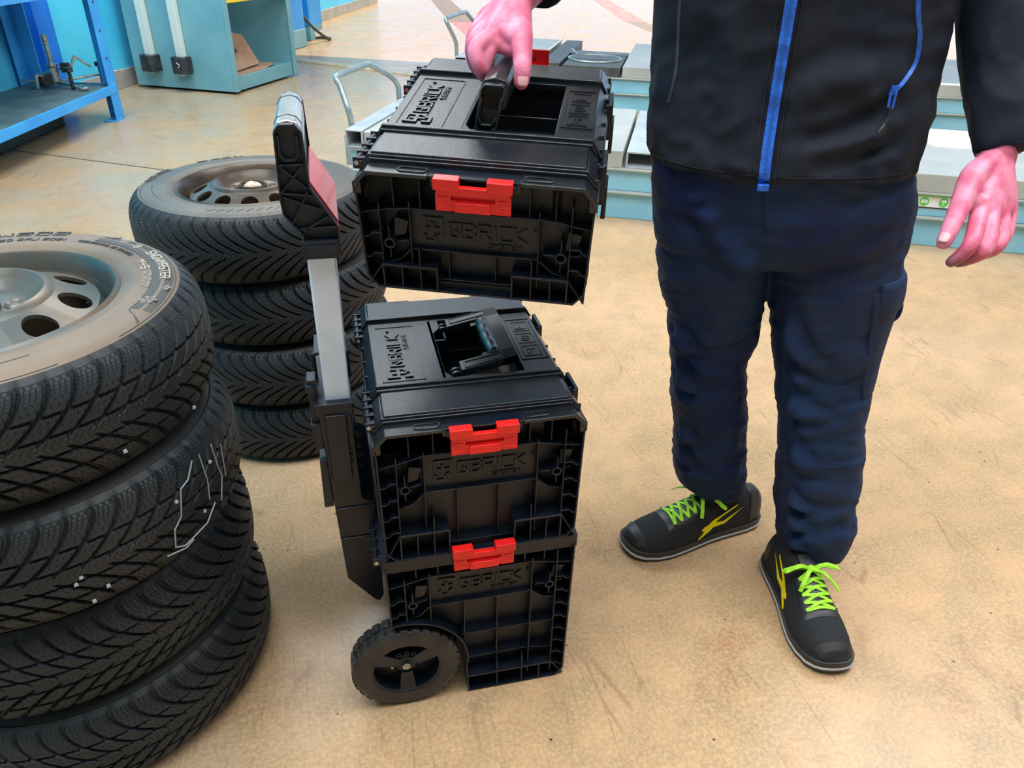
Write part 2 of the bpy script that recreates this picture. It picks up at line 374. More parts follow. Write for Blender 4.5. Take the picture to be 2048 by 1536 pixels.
# person profile rings (x, y, z, half width, half depth), joints and fold lines in metres
PELVIS=[(0.7391,0.2493,0.958,0.2168,0.135),(0.7506,0.2539,0.9218,0.2276,0.14),(0.7654,0.2525,0.8677,0.2337,0.142),(0.774,0.2511,0.8209,0.2339,0.135),(0.7801,0.2546,0.7904,0.2308,0.12),(0.7817,0.254,0.7709,0.2133,0.095),(0.776,0.2511,0.7545,0.1694,0.06)]
LEG_R=[(0.6644,0.2891,0.8093,0.0997,0.0947),(0.6672,0.2971,0.7519,0.1033,0.0982),(0.6809,0.3022,0.6973,0.1025,0.0974),(0.7008,0.308,0.628,0.0931,0.0884),(0.7097,0.3143,0.5731,0.0886,0.0842),(0.7141,0.32,0.5284,0.0803,0.0763),(0.7243,0.3257,0.4754,0.0804,0.0764),(0.7381,0.333,0.4058,0.0821,0.078),(0.7577,0.3396,0.3323,0.0811,0.0771),(0.7775,0.3492,0.2381,0.0829,0.0787),(0.7904,0.355,0.18,0.0859,0.0816),(0.8009,0.3578,0.1457,0.0827,0.0785),(0.822,0.3582,0.1107,0.0652,0.062)]
LEG_L=[(0.8834,0.238,0.8143,0.1206,0.1145),(0.8819,0.233,0.7623,0.1197,0.1137),(0.8883,0.2264,0.7137,0.1191,0.1132),(0.8932,0.2211,0.6738,0.1133,0.1076),(0.8962,0.2162,0.6328,0.1064,0.1011),(0.9016,0.2083,0.5694,0.0974,0.0925),(0.9068,0.2026,0.5259,0.0931,0.0884),(0.9141,0.1962,0.4812,0.0917,0.0871),(0.9217,0.1897,0.4354,0.0872,0.0828),(0.9284,0.1833,0.3884,0.0868,0.0824),(0.9337,0.177,0.34,0.0879,0.0835),(0.9403,0.169,0.2778,0.0873,0.0829),(0.9434,0.1616,0.2132,0.086,0.0817),(0.9551,0.1533,0.1602,0.0867,0.0823),(0.9571,0.1493,0.1261,0.0801,0.0761),(0.9597,0.1451,0.0915,0.0706,0.0671)]
TORSO=[(0.7422,0.2488,0.9391,0.2281,0.15),(0.742,0.2539,0.9567,0.2298,0.152),(0.7475,0.2651,0.9961,0.2345,0.155),(0.7515,0.271,1.0358,0.2364,0.158),(0.7507,0.2775,1.0746,0.2345,0.16),(0.7514,0.2831,1.1125,0.2358,0.16),(0.7474,0.2835,1.1501,0.2357,0.158),(0.742,0.2836,1.1865,0.235,0.155)]
SLEEVE_L=[(1.0039,0.0598,0.991,0.0353,0.0353),(1.0063,0.0701,1.0084,0.038,0.038),(1.0098,0.0819,1.0285,0.0415,0.0415),(1.0121,0.1023,1.0619,0.0494,0.0494),(1.0272,0.1307,1.0939,0.0569,0.0569),(1.0331,0.1504,1.1277,0.0628,0.0628),(1.0393,0.1701,1.1614,0.0668,0.0668),(1.0455,0.1898,1.1952,0.0691,0.0691)]
HAND_R={'wrist':(0.2819,0.3019,1.1881),'fore':(0.3254,0.3446,1.254),'index':[(0.2266,0.2441,1.1415),(0.1989,0.2229,1.1257),(0.2045,0.2143,1.0989),(0.2205,0.2379,1.0812)],'middle':[(0.2237,0.2777,1.1458),(0.2021,0.2596,1.1277),(0.2066,0.2641,1.0983),(0.2267,0.2835,1.0795)],'ring':[(0.2287,0.3105,1.152),(0.209,0.2965,1.1315),(0.2135,0.3086,1.1046),(0.2331,0.3234,1.0878)],'pinky':[(0.2355,0.3366,1.1578),(0.2198,0.3287,1.139),(0.2227,0.3444,1.1172),(0.2385,0.3545,1.1011)],'web':[(0.227,0.2386,1.1328),(0.2434,0.235,1.1278),(0.2564,0.2199,1.1243)],'pad':[(0.2272,0.2434,1.1349),(0.2172,0.23,1.1153),(0.2118,0.2251,1.0958)],'thumb':[(0.2718,0.2631,1.1607),(0.2636,0.2084,1.1376),(0.2567,0.1739,1.1089),(0.2545,0.1683,1.0894)]}
HAND_L={'wrist':(0.9996,0.0583,0.9869),'fore':(1.0083,0.0948,1.0485),'index':[(0.9283,-0.0124,0.9231),(0.889,-0.0557,0.8964),(0.8775,-0.0584,0.878),(0.8644,-0.0569,0.8656)],'middle':[(0.9494,-0.0168,0.9149),(0.9166,-0.0571,0.8858),(0.9076,-0.0525,0.8704),(0.8913,-0.0439,0.8585)],'ring':[(0.9781,-0.0078,0.9118),(0.9573,-0.0398,0.8814),(0.936,-0.0333,0.8642),(0.9196,-0.0157,0.8569)],'pinky':[(1.0084,0.0093,0.9125),(0.9951,-0.0118,0.8833),(0.9771,-0.0119,0.8664),(0.9602,0.0134,0.8713)],'thumb':[(0.939,0.03,0.9661),(0.8975,-0.006,0.9404),(0.8666,-0.0329,0.9142),(0.8486,-0.0471,0.8942)]}
FOLDS=[([(0.6152,0.2456,0.7852),(0.6858,0.2482,0.6788),(0.751,0.2454,0.6099)],0.007,0.012),([(0.5976,0.2571,0.7429),(0.6446,0.2619,0.6549),(0.7247,0.2532,0.5995)],0.006,0.012),([(0.594,0.283,0.6002),(0.664,0.2725,0.5684),(0.7549,0.247,0.5953)],0.01,0.011),([(0.6174,0.2895,0.5316),(0.6878,0.2776,0.5071),(0.7496,0.2576,0.5411)],-0.006,0.009),([(0.6201,0.2939,0.5029),(0.6663,0.2896,0.4662),(0.7194,0.2714,0.5012)],0.007,0.01),([(0.632,0.2988,0.4585),(0.6929,0.2881,0.4391),(0.7651,0.2713,0.4407)],-0.005,0.009),([(0.6608,0.3105,0.3512),(0.7223,0.3039,0.3067),(0.7958,0.2777,0.3618)],0.007,0.01),([(0.6694,0.3176,0.2977),(0.7293,0.3076,0.2753),(0.8149,0.2823,0.3088)],-0.005,0.008),([(0.6735,0.3219,0.266),(0.7495,0.3097,0.2352),(0.8284,0.2858,0.2695)],0.008,0.009),([(0.6839,0.3264,0.2254),(0.7551,0.3126,0.2103),(0.839,0.2902,0.2289)],-0.006,0.007),([(0.7037,0.3288,0.1837),(0.775,0.3142,0.1733),(0.8443,0.2947,0.1955)],0.007,0.008),([(0.7686,0.1832,0.6607),(0.8156,0.1671,0.6006),(0.9034,0.1408,0.5335)],0.01,0.012),([(0.7955,0.1678,0.5526),(0.8664,0.149,0.5273),(0.9463,0.1326,0.5561)],0.006,0.01),([(0.7939,0.164,0.5037),(0.8486,0.1479,0.4659),(0.9552,0.125,0.4907)],0.009,0.012),([(0.8379,0.1509,0.4713),(0.8998,0.1347,0.4523),(0.9554,0.1237,0.4762)],-0.007,0.009),([(0.8106,0.1538,0.4308),(0.8958,0.133,0.4211),(0.9677,0.1157,0.417)],0.005,0.01),([(0.8122,0.1499,0.39),(0.8801,0.13,0.3436),(0.9792,0.1074,0.3519)],0.006,0.012),([(0.8255,0.1367,0.2743),(0.877,0.1219,0.2436),(0.9638,0.1045,0.2774)],0.008,0.01),([(0.846,0.1292,0.2429),(0.9122,0.1117,0.2211),(0.9798,0.0982,0.2485)],-0.008,0.008),([(0.8356,0.1287,0.2102),(0.9174,0.1079,0.1924),(0.9907,0.0932,0.2203)],0.009,0.009),([(0.8465,0.1231,0.1748),(0.9322,0.1024,0.1688),(0.9913,0.0905,0.1914)],-0.006,0.007),([(0.8503,0.12,0.1507),(0.9275,0.1006,0.1362),(0.9868,0.0888,0.1606)],0.005,0.008),([(0.8639,0.1705,0.7784),(0.8921,0.1561,0.6834),(0.8908,0.1451,0.5494)],0.006,0.008),([(0.6062,0.1861,0.8879),(0.6447,0.1797,0.862),(0.6922,0.1708,0.8358)],0.008,0.012),([(0.572,0.1932,0.8959),(0.6273,0.1866,0.8251),(0.6892,0.1532,0.7604)],0.008,0.016),([(0.674,0.1679,0.9113),(0.6943,0.1722,0.808)],-0.004,0.005),([(0.7194,0.1651,0.8272),(0.7914,0.1496,0.8102),(0.8869,0.1261,0.8311)],0.005,0.014),([(0.6842,0.1358,0.9803),(0.7581,0.1204,0.9969),(0.8282,0.1076,1.028)],0.006,0.013),([(0.6885,0.1376,1.0027),(0.7536,0.1246,1.0226),(0.8288,0.111,1.0605)],-0.005,0.012),([(0.6796,0.1462,1.0606),(0.7264,0.138,1.0899),(0.7983,0.1218,1.0985)],0.005,0.018),([(0.6683,0.1286,0.9554),(0.762,0.1152,0.971),(0.8497,0.0989,0.9975)],-0.004,0.005),([(0.469,0.1878,0.9903),(0.5468,0.1633,0.9627),(0.6358,0.1265,0.9393)],-0.004,0.005),([(0.4989,0.1962,1.1526),(0.5296,0.1825,1.0713),(0.4995,0.1807,0.991)],0.006,0.02),([(0.5717,0.1813,1.1934),(0.5786,0.173,1.0934),(0.6081,0.1489,0.9641)],0.004,0.02)]
ZIP=[(0.651,0.1629,1.1952),(0.6512,0.1599,1.1428),(0.6504,0.1563,1.0951),(0.6497,0.1516,1.0456),(0.6488,0.145,0.9869),(0.64,0.123,0.9353)]
PZIP_R=[(0.4944,0.1993,1.1916),(0.4982,0.1946,1.1259),(0.498,0.1918,1.0916),(0.4913,0.1897,1.0527)]
PZIP_L=[(0.8293,0.1213,1.1993),(0.8434,0.1155,1.1539),(0.8468,0.1123,1.1202),(0.8365,0.1123,1.0924),(0.8228,0.1138,1.0745)]
SEAMS=[[(0.6716,0.1685,0.9113),(0.6804,0.1706,0.8718),(0.6939,0.171,0.8285)],[(0.6053,0.2819,0.5919),(0.6651,0.2731,0.5634),(0.7134,0.2614,0.567),(0.7562,0.2475,0.5904)],[(0.678,0.3209,0.2661),(0.7484,0.3092,0.2401),(0.8208,0.2884,0.2645)],[(0.7841,0.1725,0.5768),(0.844,0.1559,0.5462),(0.904,0.1404,0.5303),(0.9507,0.131,0.5487)],[(0.8209,0.1443,0.3483),(0.9019,0.124,0.3344),(0.9759,0.1078,0.3482)],[(0.7492,0.2588,0.5347),(0.7811,0.27,0.427),(0.8065,0.2896,0.277)]]

# ------------------------------------------------------------------ the setting
mb = MB(); mb.box(-9, 16, -6, 22, -.12, 0); struct(mb.build('floor', M_FLOOR, smooth=0))
WD = Vector((.3154, .949, 0)); W0 = Vector((-1.7098, 6.756, 0)); WN = Vector((WD.y, -WD.x, 0))
def wallbox(s0, s1, n0, n1, z0, z1):
    m = MB(); m.prism([(s0, n0), (s1, n0), (s1, n1), (s0, n1)], z0, z1, lambda p, q, d: W0+WD*p+WN*q+Vector((0, 0, d))); return m
struct(wallbox(-12, 9, -.2, 0, 0, 4.6).build('wall_left', M_CYAN, smooth=0))
struct(wallbox(-12, 9, 0, .018, 0, .145).build('baseboard_left', M_BASEB, bevel=.004))
struct(wallbox(-1.12, -.92, 0, .06, .0, 4.6).build('trim_1', M_BLUEDK, bevel=.006))
def lift_box(a0, a1, b0, b1, z0, z1, name, m, bevel=.003, par=None, kind='structure', label=None):
    k = MB(); k.prism([(a0, b0), (a1, b0), (a1, b1), (a0, b1)], z0, z1, lambda p, q, d: LP(p, q, d))
    o = k.build(name, m, par, bevel, 0, label)
    if kind and not par: o['kind'] = kind
    return o
lift_box(-6, 9, -8.2, -8.0, 0, 4.6, 'wall_back', M_WALL)
lift_box(8.8, 9, -8, 8.5, 0, 4.6, 'wall_right', M_WALL)
cm = MB()
# roof open on the gate side; invented gap lets sun onto the lift
H0, H1, B0, B1 = LP(0, 0), 0, 0, 0
hz = 4.6; hs = SUN*(hz/SUN.z)
hc = LP(1.99, 1.75, 0)+SUN*((hz-.35)/SUN.z)
ha, hb = (hc-L0).dot(LA), (hc-L0).dot(LB)
def roofbit(a0, a1, b0, b1): cm.prism([(a0, b0), (a1, b0), (a1, b1), (a0, b1)], hz, hz+.2, lambda p, q, d: LP(p, q, d))
ra0, ra1, rb0, rb1 = -8, 9, -8.2, 9.0
hx0, hx1, hy0, hy1 = ha-.42, ha+.42, hb-1.15, hb+1.2
roofbit(ra0, hx0, rb0, rb1); roofbit(hx1, ra1, rb0, rb1); roofbit(hx0, hx1, rb0, hy0); roofbit(hx0, hx1, hy1, rb1)
struct(cm.build('ceiling', M_CEIL, smooth=0))
# joints and painted lines in the concrete
def ground_strip(p, q, w, z=.0012):
    p, q = Vector((*p, 0)), Vector((*q, 0)); d = (q-p).normalized(); n = Vector((-d.y, d.x, 0))*w/2
    m = MB(); m.add([p-n, q-n, q+n, p+n]+[v+Vector((0, 0, z)) for v in (p-n, q-n, q+n, p+n)], [(3, 2, 1, 0), (4, 5, 6, 7), (0, 1, 5, 4), (1, 2, 6, 5), (2, 3, 7, 6), (3, 0, 4, 7)]); return m
M_JOINT = mat('joint_filler', (.085, .07, .055), .8)
M_REDLINE = mat('red_floor_paint', (.62, .06, .06), .45, 0, (.45, .22, .16), 6)
M_DARKLINE = mat('dark_drain_strip', (.16, .10, .08), .6, 0, (.22, .14, .1), 8)
M_PIPE = mat('pale_cable_cover', (.60, .56, .42), .5, 0, (.5, .46, .34), 9)
struct(ground_strip((-2.6, 4.87), (-.2, 3.4), .012).build('trim_2', M_JOINT, smooth=0))
struct(ground_strip((.9, -1.0), (.9+.4235*7, -1.0+.9059*3.6), .004).build('trim_3', M_JOINT, smooth=0))
struct(ground_strip((6.2, 17.4), (5.1, 11.9), .34).build('trim_4', M_REDLINE, smooth=0))
struct(ground_strip((5.1, 11.9), (4.9, 9.9), .30).build('trim_5', M_DARKLINE, smooth=0))
struct(ground_strip((2.5, 16.5), (2.2, 11.9), .40, .0015).build('trim_6', M_DARKLINE, smooth=0))
struct(ground_strip((2.2, 12.2), (2.03, 7.6), .34).build('trim_7', M_REDLINE, smooth=0))
k = MB(); p, q = Vector((-.46, 8.26, 0)), Vector((1.25, 6.72, 0))
k.prism([(-.04, 0), (.04, 0), (.03, .022), (-.03, .022)], 0, (q-p).length, lambda a, z, d: p+(q-p).normalized()*d+Vector((.67, .74, 0))*a+Vector((0, 0, z)))
tag(k.build('cable_cover', M_PIPE, bevel=.004), 'long pale ridge-shaped cable cover lying across the floor behind the lift', 'cable cover')

# ------------------------------------------------------------------ toolboxes
W, BL = .334, .46
def face(y):   # front-face mapping: (x, z, d) with d towards the viewer
    return lambda x, z, d: (x, y-d, z)
def rim(mb, poly, th, y0, y1):
    n = len(poly); c = [sum(p[i] for p in poly)/n for i in (0, 1)]
    P = [Vector(p) for p in poly]; inner = []
    area = sum(P[i].x*P[(i+1) % n].y-P[(i+1) % n].x*P[i].y for i in range(n)); sg = 1 if area > 0 else -1
    for i in range(n):
        a = (P[i]-P[i-1]).normalized(); b = (P[(i+1) % n]-P[i]).normalized()
        na, nb = Vector((-a.y, a.x))*sg, Vector((-b.y, b.x))*sg; m = (na+nb).normalized(); inner.append(P[i]+m*th/max(.3, m.dot(na)))
    vs = [(p.x, y0, p.y) for p in P]+[(p.x, y0, p.y) for p in inner]+[(p.x, y1, p.y) for p in P]+[(p.x, y1, p.y) for p in inner]; fs = []
    for i in range(n):
        j = (i+1) % n
        fs += [(i, j, n+j, n+i), (2*n+j, 2*n+i, 3*n+i, 3*n+j), (j, i, 2*n+i, 2*n+j), (n+i, n+j, 3*n+j, 3*n+i)]
    mb.add(vs, fs)
def rib(mb, pts, y0=.003, y1=.03, t=.0022):
    """thin wall standing out of the end face along a polyline in (x, z)"""
    for a, b in zip(pts, pts[1:]):
        A, B = Vector(a), Vector(b); d = (B-A).normalized(); n = Vector((-d.y, d.x))*t/2
        q = [A-n, B-n, B+n, A+n]
        mb.add([(p.x, y0, p.y) for p in q]+[(p.x, y1, p.y) for p in q], [(0, 1, 2, 3), (7, 6, 5, 4), (1, 0, 4, 5), (2, 1, 5, 6), (3, 2, 6, 7), (0, 3, 7, 4)])

def end_face(mb, H, cart=False):
    h = H
    tp, lp0, lp1 = h-.052, h-.126, h-.06
    if h < .2: lp0, tp = h-.121, h-.056
    bz = .055 if h > .2 else .042
    low = .0 if not cart else .0
    # long verticals
    xs_l = .031; xs_r = .303
    lowL = .21 if cart else bz
    rib(mb, [(xs_l, lowL), (xs_l, h-.048)]); rib(mb, [(xs_r, .018), (xs_r, h-.03)])
    rib(mb, [(.074, lowL-.01 if not cart else .205), (.074, h-.045)], .006); rib(mb, [(.258, .02), (.258, h-.045)], .006)
    # frame lines round the emblem panel
    rib(mb, [(.002, h-.068), (.03, h-.062), (.05, h-.058), (.074, tp), (.258, tp), (.285, h-.058), (.303, h-.062), (.332, h-.066)], .006)
    rib(mb, [(.03, lp0-.028), (.055, lp0-.02), (.074, lp0), (.258, lp0), (.28, lp0-.02), (.303, lp0-.026)], .008)
    mb.box(.074, .258, .0165, .028, lp0, tp)
    # short ribs up the two sides
    z = h-.10
    while z > (.235 if cart else .03):
        rib(mb, [(.002, z-.004), (.012, z-.004), (.018, z+.003), (.031, z+.003)]); z -= .034
    z = h-.10
    while z > .03:
        rib(mb, [(.303, z+.003), (.318, z+.003), (.323, z-.004), (.332, z-.004)]); z -= .034
    for x in (.052, .09, .244, .28): rib(mb, [(x, tp), (x, h-.012)], .008)
    # screw bosses
    for x in (.043, .291):
        z = h-.112
        mb.lathe([(.0055, .002), (.0085, .002), (.0085, .03), (.0055, .03)], 20, (x, 0, z), True, 'y')
        rib(mb, [(x, z+.0085), (x, z+.028)], .002); rib(mb, [(x, z-.0085), (x, z-.024)], .004)
        rib(mb, [(x+.008, z), (x+.026, z+.004)], .008); rib(mb, [(x-.026 if x > .2 else x-.012, z), (x-.008, z)], .008)
        mb.prism([(x+.004, z+.006), (x+.022, z+.012), (x+.028, z+.034), (x+.008, z+.038)], .012, .03, lambda a, b, d: (a, d, b))
    if not cart:
        # lower middle and the two foot pockets
        for x in (.127, .196): rib(mb, [(x, .018), (x, lp0)], .014)
        rib(mb, [(.111, .018), (.222, .018)], .01)
        for x0, x1, xr in ((.03, .111, (.058, .086)), (.222, .303, (.25, .278))):
            mb.prism([(x0, bz), (x1, bz), (x1, bz-.004), (x0, bz-.004)], .0, .03, lambda a, b, d: (a, d, b))
            for x in (x0, x1): mb.box(x-.0015, x+.0015, .0, .03, .0, bz)
            for x in xr: mb.box(x-.0012, x+.0012, .001, .03, .002, bz+.028 if x in (.086, .25) else bz-.002)
        rib(mb, [(.005, .003), (.03, bz)], .001); rib(mb, [(.329, .003), (.303, bz)], .001)
        mb.box(.111, .222, .012, .03, .002, .014)
    else:
        for x in (.135, .196): rib(mb, [(x, .03 if x > .14 else .1), (x, lp0)], .010)
        rib(mb, [(.13, .155), (.303, .155)], .01); rib(mb, [(.14, .088), (.258, .088), (.303, .078)], .01)
        mb.prism([(.136, .046), (.303, .046), (.303, .042), (.136, .042)], .0, .03, lambda a, b, d: (a, d, b))
        for x in (.196, .245, .28): mb.box(x-.0012, x+.0012, .001, .03, .002, .078 if x < .25 else .044)
        rib(mb, [(.329, .004), (.303, .046)], .001)
def front_lettering(H, par, y=.0165):
    k = MB(); f = lambda s_, t_, d: (.090+s_, y-d, H-.112+t_)
    emblem(k, f, .042, (0, .0022))
    f2 = lambda s_, t_, d: (.130+s_, y-d, H-.100+t_)
    text(k, 'QBRICK', f2, .022, .0155, .34, .15, (0, .0022))
    f3 = lambda s_, t_, d: (.186+s_, y-d, H-.113+t_)
    text(k, 'SYSTEM', f3, .0072, .0062, .3, .2, (0, .0016))
    k.lathe([(.0018, 0), (.003, 0), (.003, .002), (.0018, .002)], 12, (.252, y-.002, H-.078), True, 'y')
    k.build('lettering', M_PLASTIC, par, smooth=0, label='raised QBRICK SYSTEM lettering with cross-shaped emblem')
def latch(par, zt, name_lab, y=0.0, s=-1, cx=.168, open_=False):
    """red latch; zt top edge height; s=-1 faces -y"""
    k = MB(); B = lambda x0, x1, d0, d1, z0, z1, t=0: k.box(cx+x0, cx+x1, min(y+s*d0, y+s*d1), max(y+s*d0, y+s*d1), zt+z0, zt+z1, t)
    B(-.054, -.019, -.004, .012, -.016, .0); B(.019, .054, -.004, .012, -.016, .0)      # two lobes
    B(-.051, .051, .0, .009, -.024, -.012)
    B(-.052, -.030, .0, .008, -.048, -.022); B(.030, .052, .0, .008, -.048, -.022)
    B(-.031, .031, .0, .007, -.048, -.031); B(-.025, .025, .006, .0115, -.047, -.033, .001)
    B(-.030, .030, -.002, .002, -.032, -.022)
    if open_: B(-.052, -.018, .004, .009, -.004, .026); B(.018, .052, .004, .009, -.004, .026); B(-.03, .03, .004, .009, .004, .014)
    B(-.049, -.036, .008, .0095, -.044, -.040); B(.036, .049, .008, .0095, -.044, -.040)
    B(-.049, -.034, .008, .0095, -.029, -.026); B(.034, .049, .008, .0095, -.029, -.026)
    k.build('latch', M_RED, par, .0012, label=name_lab)
    for a_, b_ in ((-.058, -.0535), (.0535, .058)):
        k = MB(); B(a_, b_, -.002, .006, -.014, -.006); k.build('latch_pin', M_PLASTIC, par, .0005)
def hinge(par, y0, y1, z, x=-.003):
    k = MB(); k.cyl((x, y0, z), (x, y1, z), .0055, 14)
    n = 4
    for i in range(n+1):
        yy = y0+(y1-y0)*i/n; k.box(x-.006, x+.009, yy-.0018, yy+.0018, z-.009, z+.007)
        if i < n: k.box(x+.002, x+.016, yy+.006, yy+.012, z-.004, z+.004)
    h = k.build('hinge', M_PLASTIC, par, .0008)
    k = MB(); k.cyl((x, y0-.004, z), (x, y0-.0015, z), .0035, 12); k.build('hinge_pin', M_STEEL, h, 0)

def lid_parts(H, par):
    k = MB(); L_ = BL
    pr = lambda poly, y0, y1: k.prism(poly, y0, y1, lambda x, z, d: (x, d, z))
    # body of the lid: chamfered along the left and right edges
    def trap(x0, z0, c, z1): return [(x0, z0), (x0, z0+.0001), (x0+c, z1), (W-x0-c, z1), (W-x0, z0+.0001), (W-x0, z0)]
    PX0, PX1, PY0, PY1 = .131, .262, .125, .335
    notch = [(.113-.004, .224+.004)]
    # end flanges with the notch for the latch
    for y0, y1 in ((-.003, .027), (L_-.027, L_+.003)):
        pr([(0, H-.026), (0, H-.018), (.018, H), (.105, H), (.105, H-.006), (.0205, H-.006), (.006, H-.0205), (.006, H-.026)], y0, y1)
        pr([(W, H-.026), (W, H-.018), (W-.018, H), (.231, H), (.231, H-.006), (W-.0205, H-.006), (W-.006, H-.0205), (W-.006, H-.026)], y0, y1)
        yy0, yy1 = (y0+.012, y1) if y0 < .1 else (y0, y1-.012)
        pr([(.105, H-.022), (.105, H-.006), (.231, H-.006), (.231, H-.022)], yy0, yy1)
    # two broad raised bands and the ridges that border the middle field
    def band(y0, y1, x0, z0, z1, c=.012): pr([(x0, z0), (x0+c, z1), (W-x0-c, z1), (W-x0, z0)], y0, y1)
    for y0, y1 in ((.0255, .125), (L_-.125, L_-.0255)): band(y0, y1, .001, H-.012, H+.006, .016)
    for y0, y1 in ((.031, .100), (L_-.100, L_-.031)): band(y0, y1, .010, H-.002, H+.0135, .010)
    for y0, y1 in ((.028, .096), (L_-.096, L_-.028)): band(y0, y1, .004, H-.004, H+.0105, .012)
    for y0, y1 in ((.099, .106), (L_-.106, L_-.099)): band(y0, y1, .006, H, H+.0165, .009)
    for y0, y1 in ((.106, .114), (L_-.114, L_-.106)): band(y0, y1, .003, H, H+.0205, .012)
    # middle field around the handle pocket
    def field(x0, x1, y0, y1, cl=0, cr=0): pr([(x0-cl*.4, H-.012), (x0+cl, H+.0135), (x1-cr, H+.0135), (x1+cr*.4, H-.012)], y0, y1)
    field(.004, PX0, .112, L_-.112, .012, 0); field(PX1, W-.004, .112, L_-.112, 0, .012)
    k.box(PX0, PX1, .112, PY0, H-.045, H+.0135); k.box(PX0, PX1, PY1, L_-.112, H-.045, H+.0135)
    k.prism([(.124, PY0), (PX0+.012, PY0), (PX0, PY0+.02), (PX0, PY1-.05), (PX0+.014, PY1-.03), (PX0+.014, PY1), (.124, PY1)], H-.045, H+.0135, lambda x, y, d: (x, y, d))
    k.box(PX1, PX1+.004, PY0, PY1, H-.045, H+.01); k.box(.126, PX1+.01, .12, PY1+.01, H-.052, H-.043)
    k.box(PX0+.004, PX1-.006, PY1-.06, PY1-.057, H-.045, H-.020); k.box(PX0+.05, PX0+.053, PY0, PY1, H-.044, H-.040)
    # rails along both long sides under the lid
    k.box(-.002, .010, .0, L_, H-.036, H-.018); k.box(W-.010, W+.002, .0, L_, H-.036, H-.018)
    for i in range(9):
        y = .03+i*.05; k.box(W-.012, W-.0005, y, y+.003, H-.03, H-.002); k.box(.0005, .012, y, y+.003, H-.03, H-.002)
    lid = k.build('lid', M_PLASTIC_LID, par, .0012)
    # raised outlines, slots, icons
    k = MB(); zt = H+.0135
    for x0, x1, y0, y1 in ((.027, .098, .127, .322), (.268, .315, .160, .312)):
        k.box(x0, x0+.0018, y0, y1, zt-.001, zt+.0012); k.box(x1-.0018, x1, y0, y1, zt-.001, zt+.0012)
        k.box(x0, x1, y1-.0018, y1, zt-.001, zt+.0012); k.box(x0, x1, y0, y0+.0018, zt-.001, zt+.0012)
        k.build('panel_frame', M_PLASTIC_LID, lid, 0, 30); k = MB()
    for i in range(3):
        y0 = .172+i*.046; x0, x1 = .276, .307; y1 = y0+.036
        for b in ((x0, x0+.001, y0, y1), (x1-.001, x1, y0, y1), (x0, x1, y0, y0+.001), (x0, x1, y1-.001, y1)): k.box(*b, zt-.001, zt+.0009)
        if i == 1:
            k.lathe([(.008, 0), (.0095, 0), (.0095, .001), (.008, .001)], 20, ((x0+x1)/2, y0+.018, zt), True); k.box(x0+.010, x0+.020, y0+.016, y0+.0175, zt, zt+.001)
        elif i == 0:
            k.box(x0+.008, x0+.010, y0+.006, y0+.030, zt, zt+.001); k.box(x0+.008, x0+.022, y0+.022, y0+.024, zt, zt+.001); k.box(x0+.014, x0+.016, y0+.01, y0+.022, zt, zt+.001)
        else:
            k.box(x0+.006, x0+.024, y0+.008, y0+.010, zt, zt+.001); k.box(x0+.006, x0+.008, y0+.008, y0+.028, zt, zt+.001); k.box(x0+.014, x0+.016, y0+.014, y0+.030, zt, zt+.001)
        k.build('pictogram', M_PLASTIC_LID, lid, 0, 30); k = MB()
    for x in (.082, .255):
        for y in (.011, L_-.011):
            pts = [(x-.016+.0*c, y) for c in (0,)]
            loop = [(x+.014+.006*math.cos(a), y+.006*math.sin(a), H+.0008) for a in np.linspace(-PI/2, PI/2, 8)]+[(x-.014+.006*math.cos(a), y+.006*math.sin(a), H+.0008) for a in np.linspace(PI/2, 1.5*PI, 8)]
            k.tube(loop, .0014, 8, True); k.build('slot_rim', M_PLASTIC_LID, lid, 0, 30); k = MB()
    k = MB(); f = lambda s_, t_, d: (.078-t_, .137+s_, zt+d)
    emblem(k, f, .042, (0, .0022))
    f2 = lambda s_, t_, d: (.066-t_, .176+s_, zt+d); text(k, 'QBRICK', f2, .021, .0158, .36, .15, (0, .0022))
    f3 = lambda s_, t_, d: (.080-t_, .236+s_, zt+d); text(k, 'SYSTEM', f3, .0075, .0064, .3, .2, (0, .0016))
    k.lathe([(.0018, 0), (.003, 0), (.003, .002), (.0018, .002)], 12, (.049, .304, zt), True)
    k.build('lid_lettering', M_PLASTIC_LID, lid, 0, 0, label='raised QBRICK SYSTEM lettering on the lid')
    # dark slot floors
    return lid

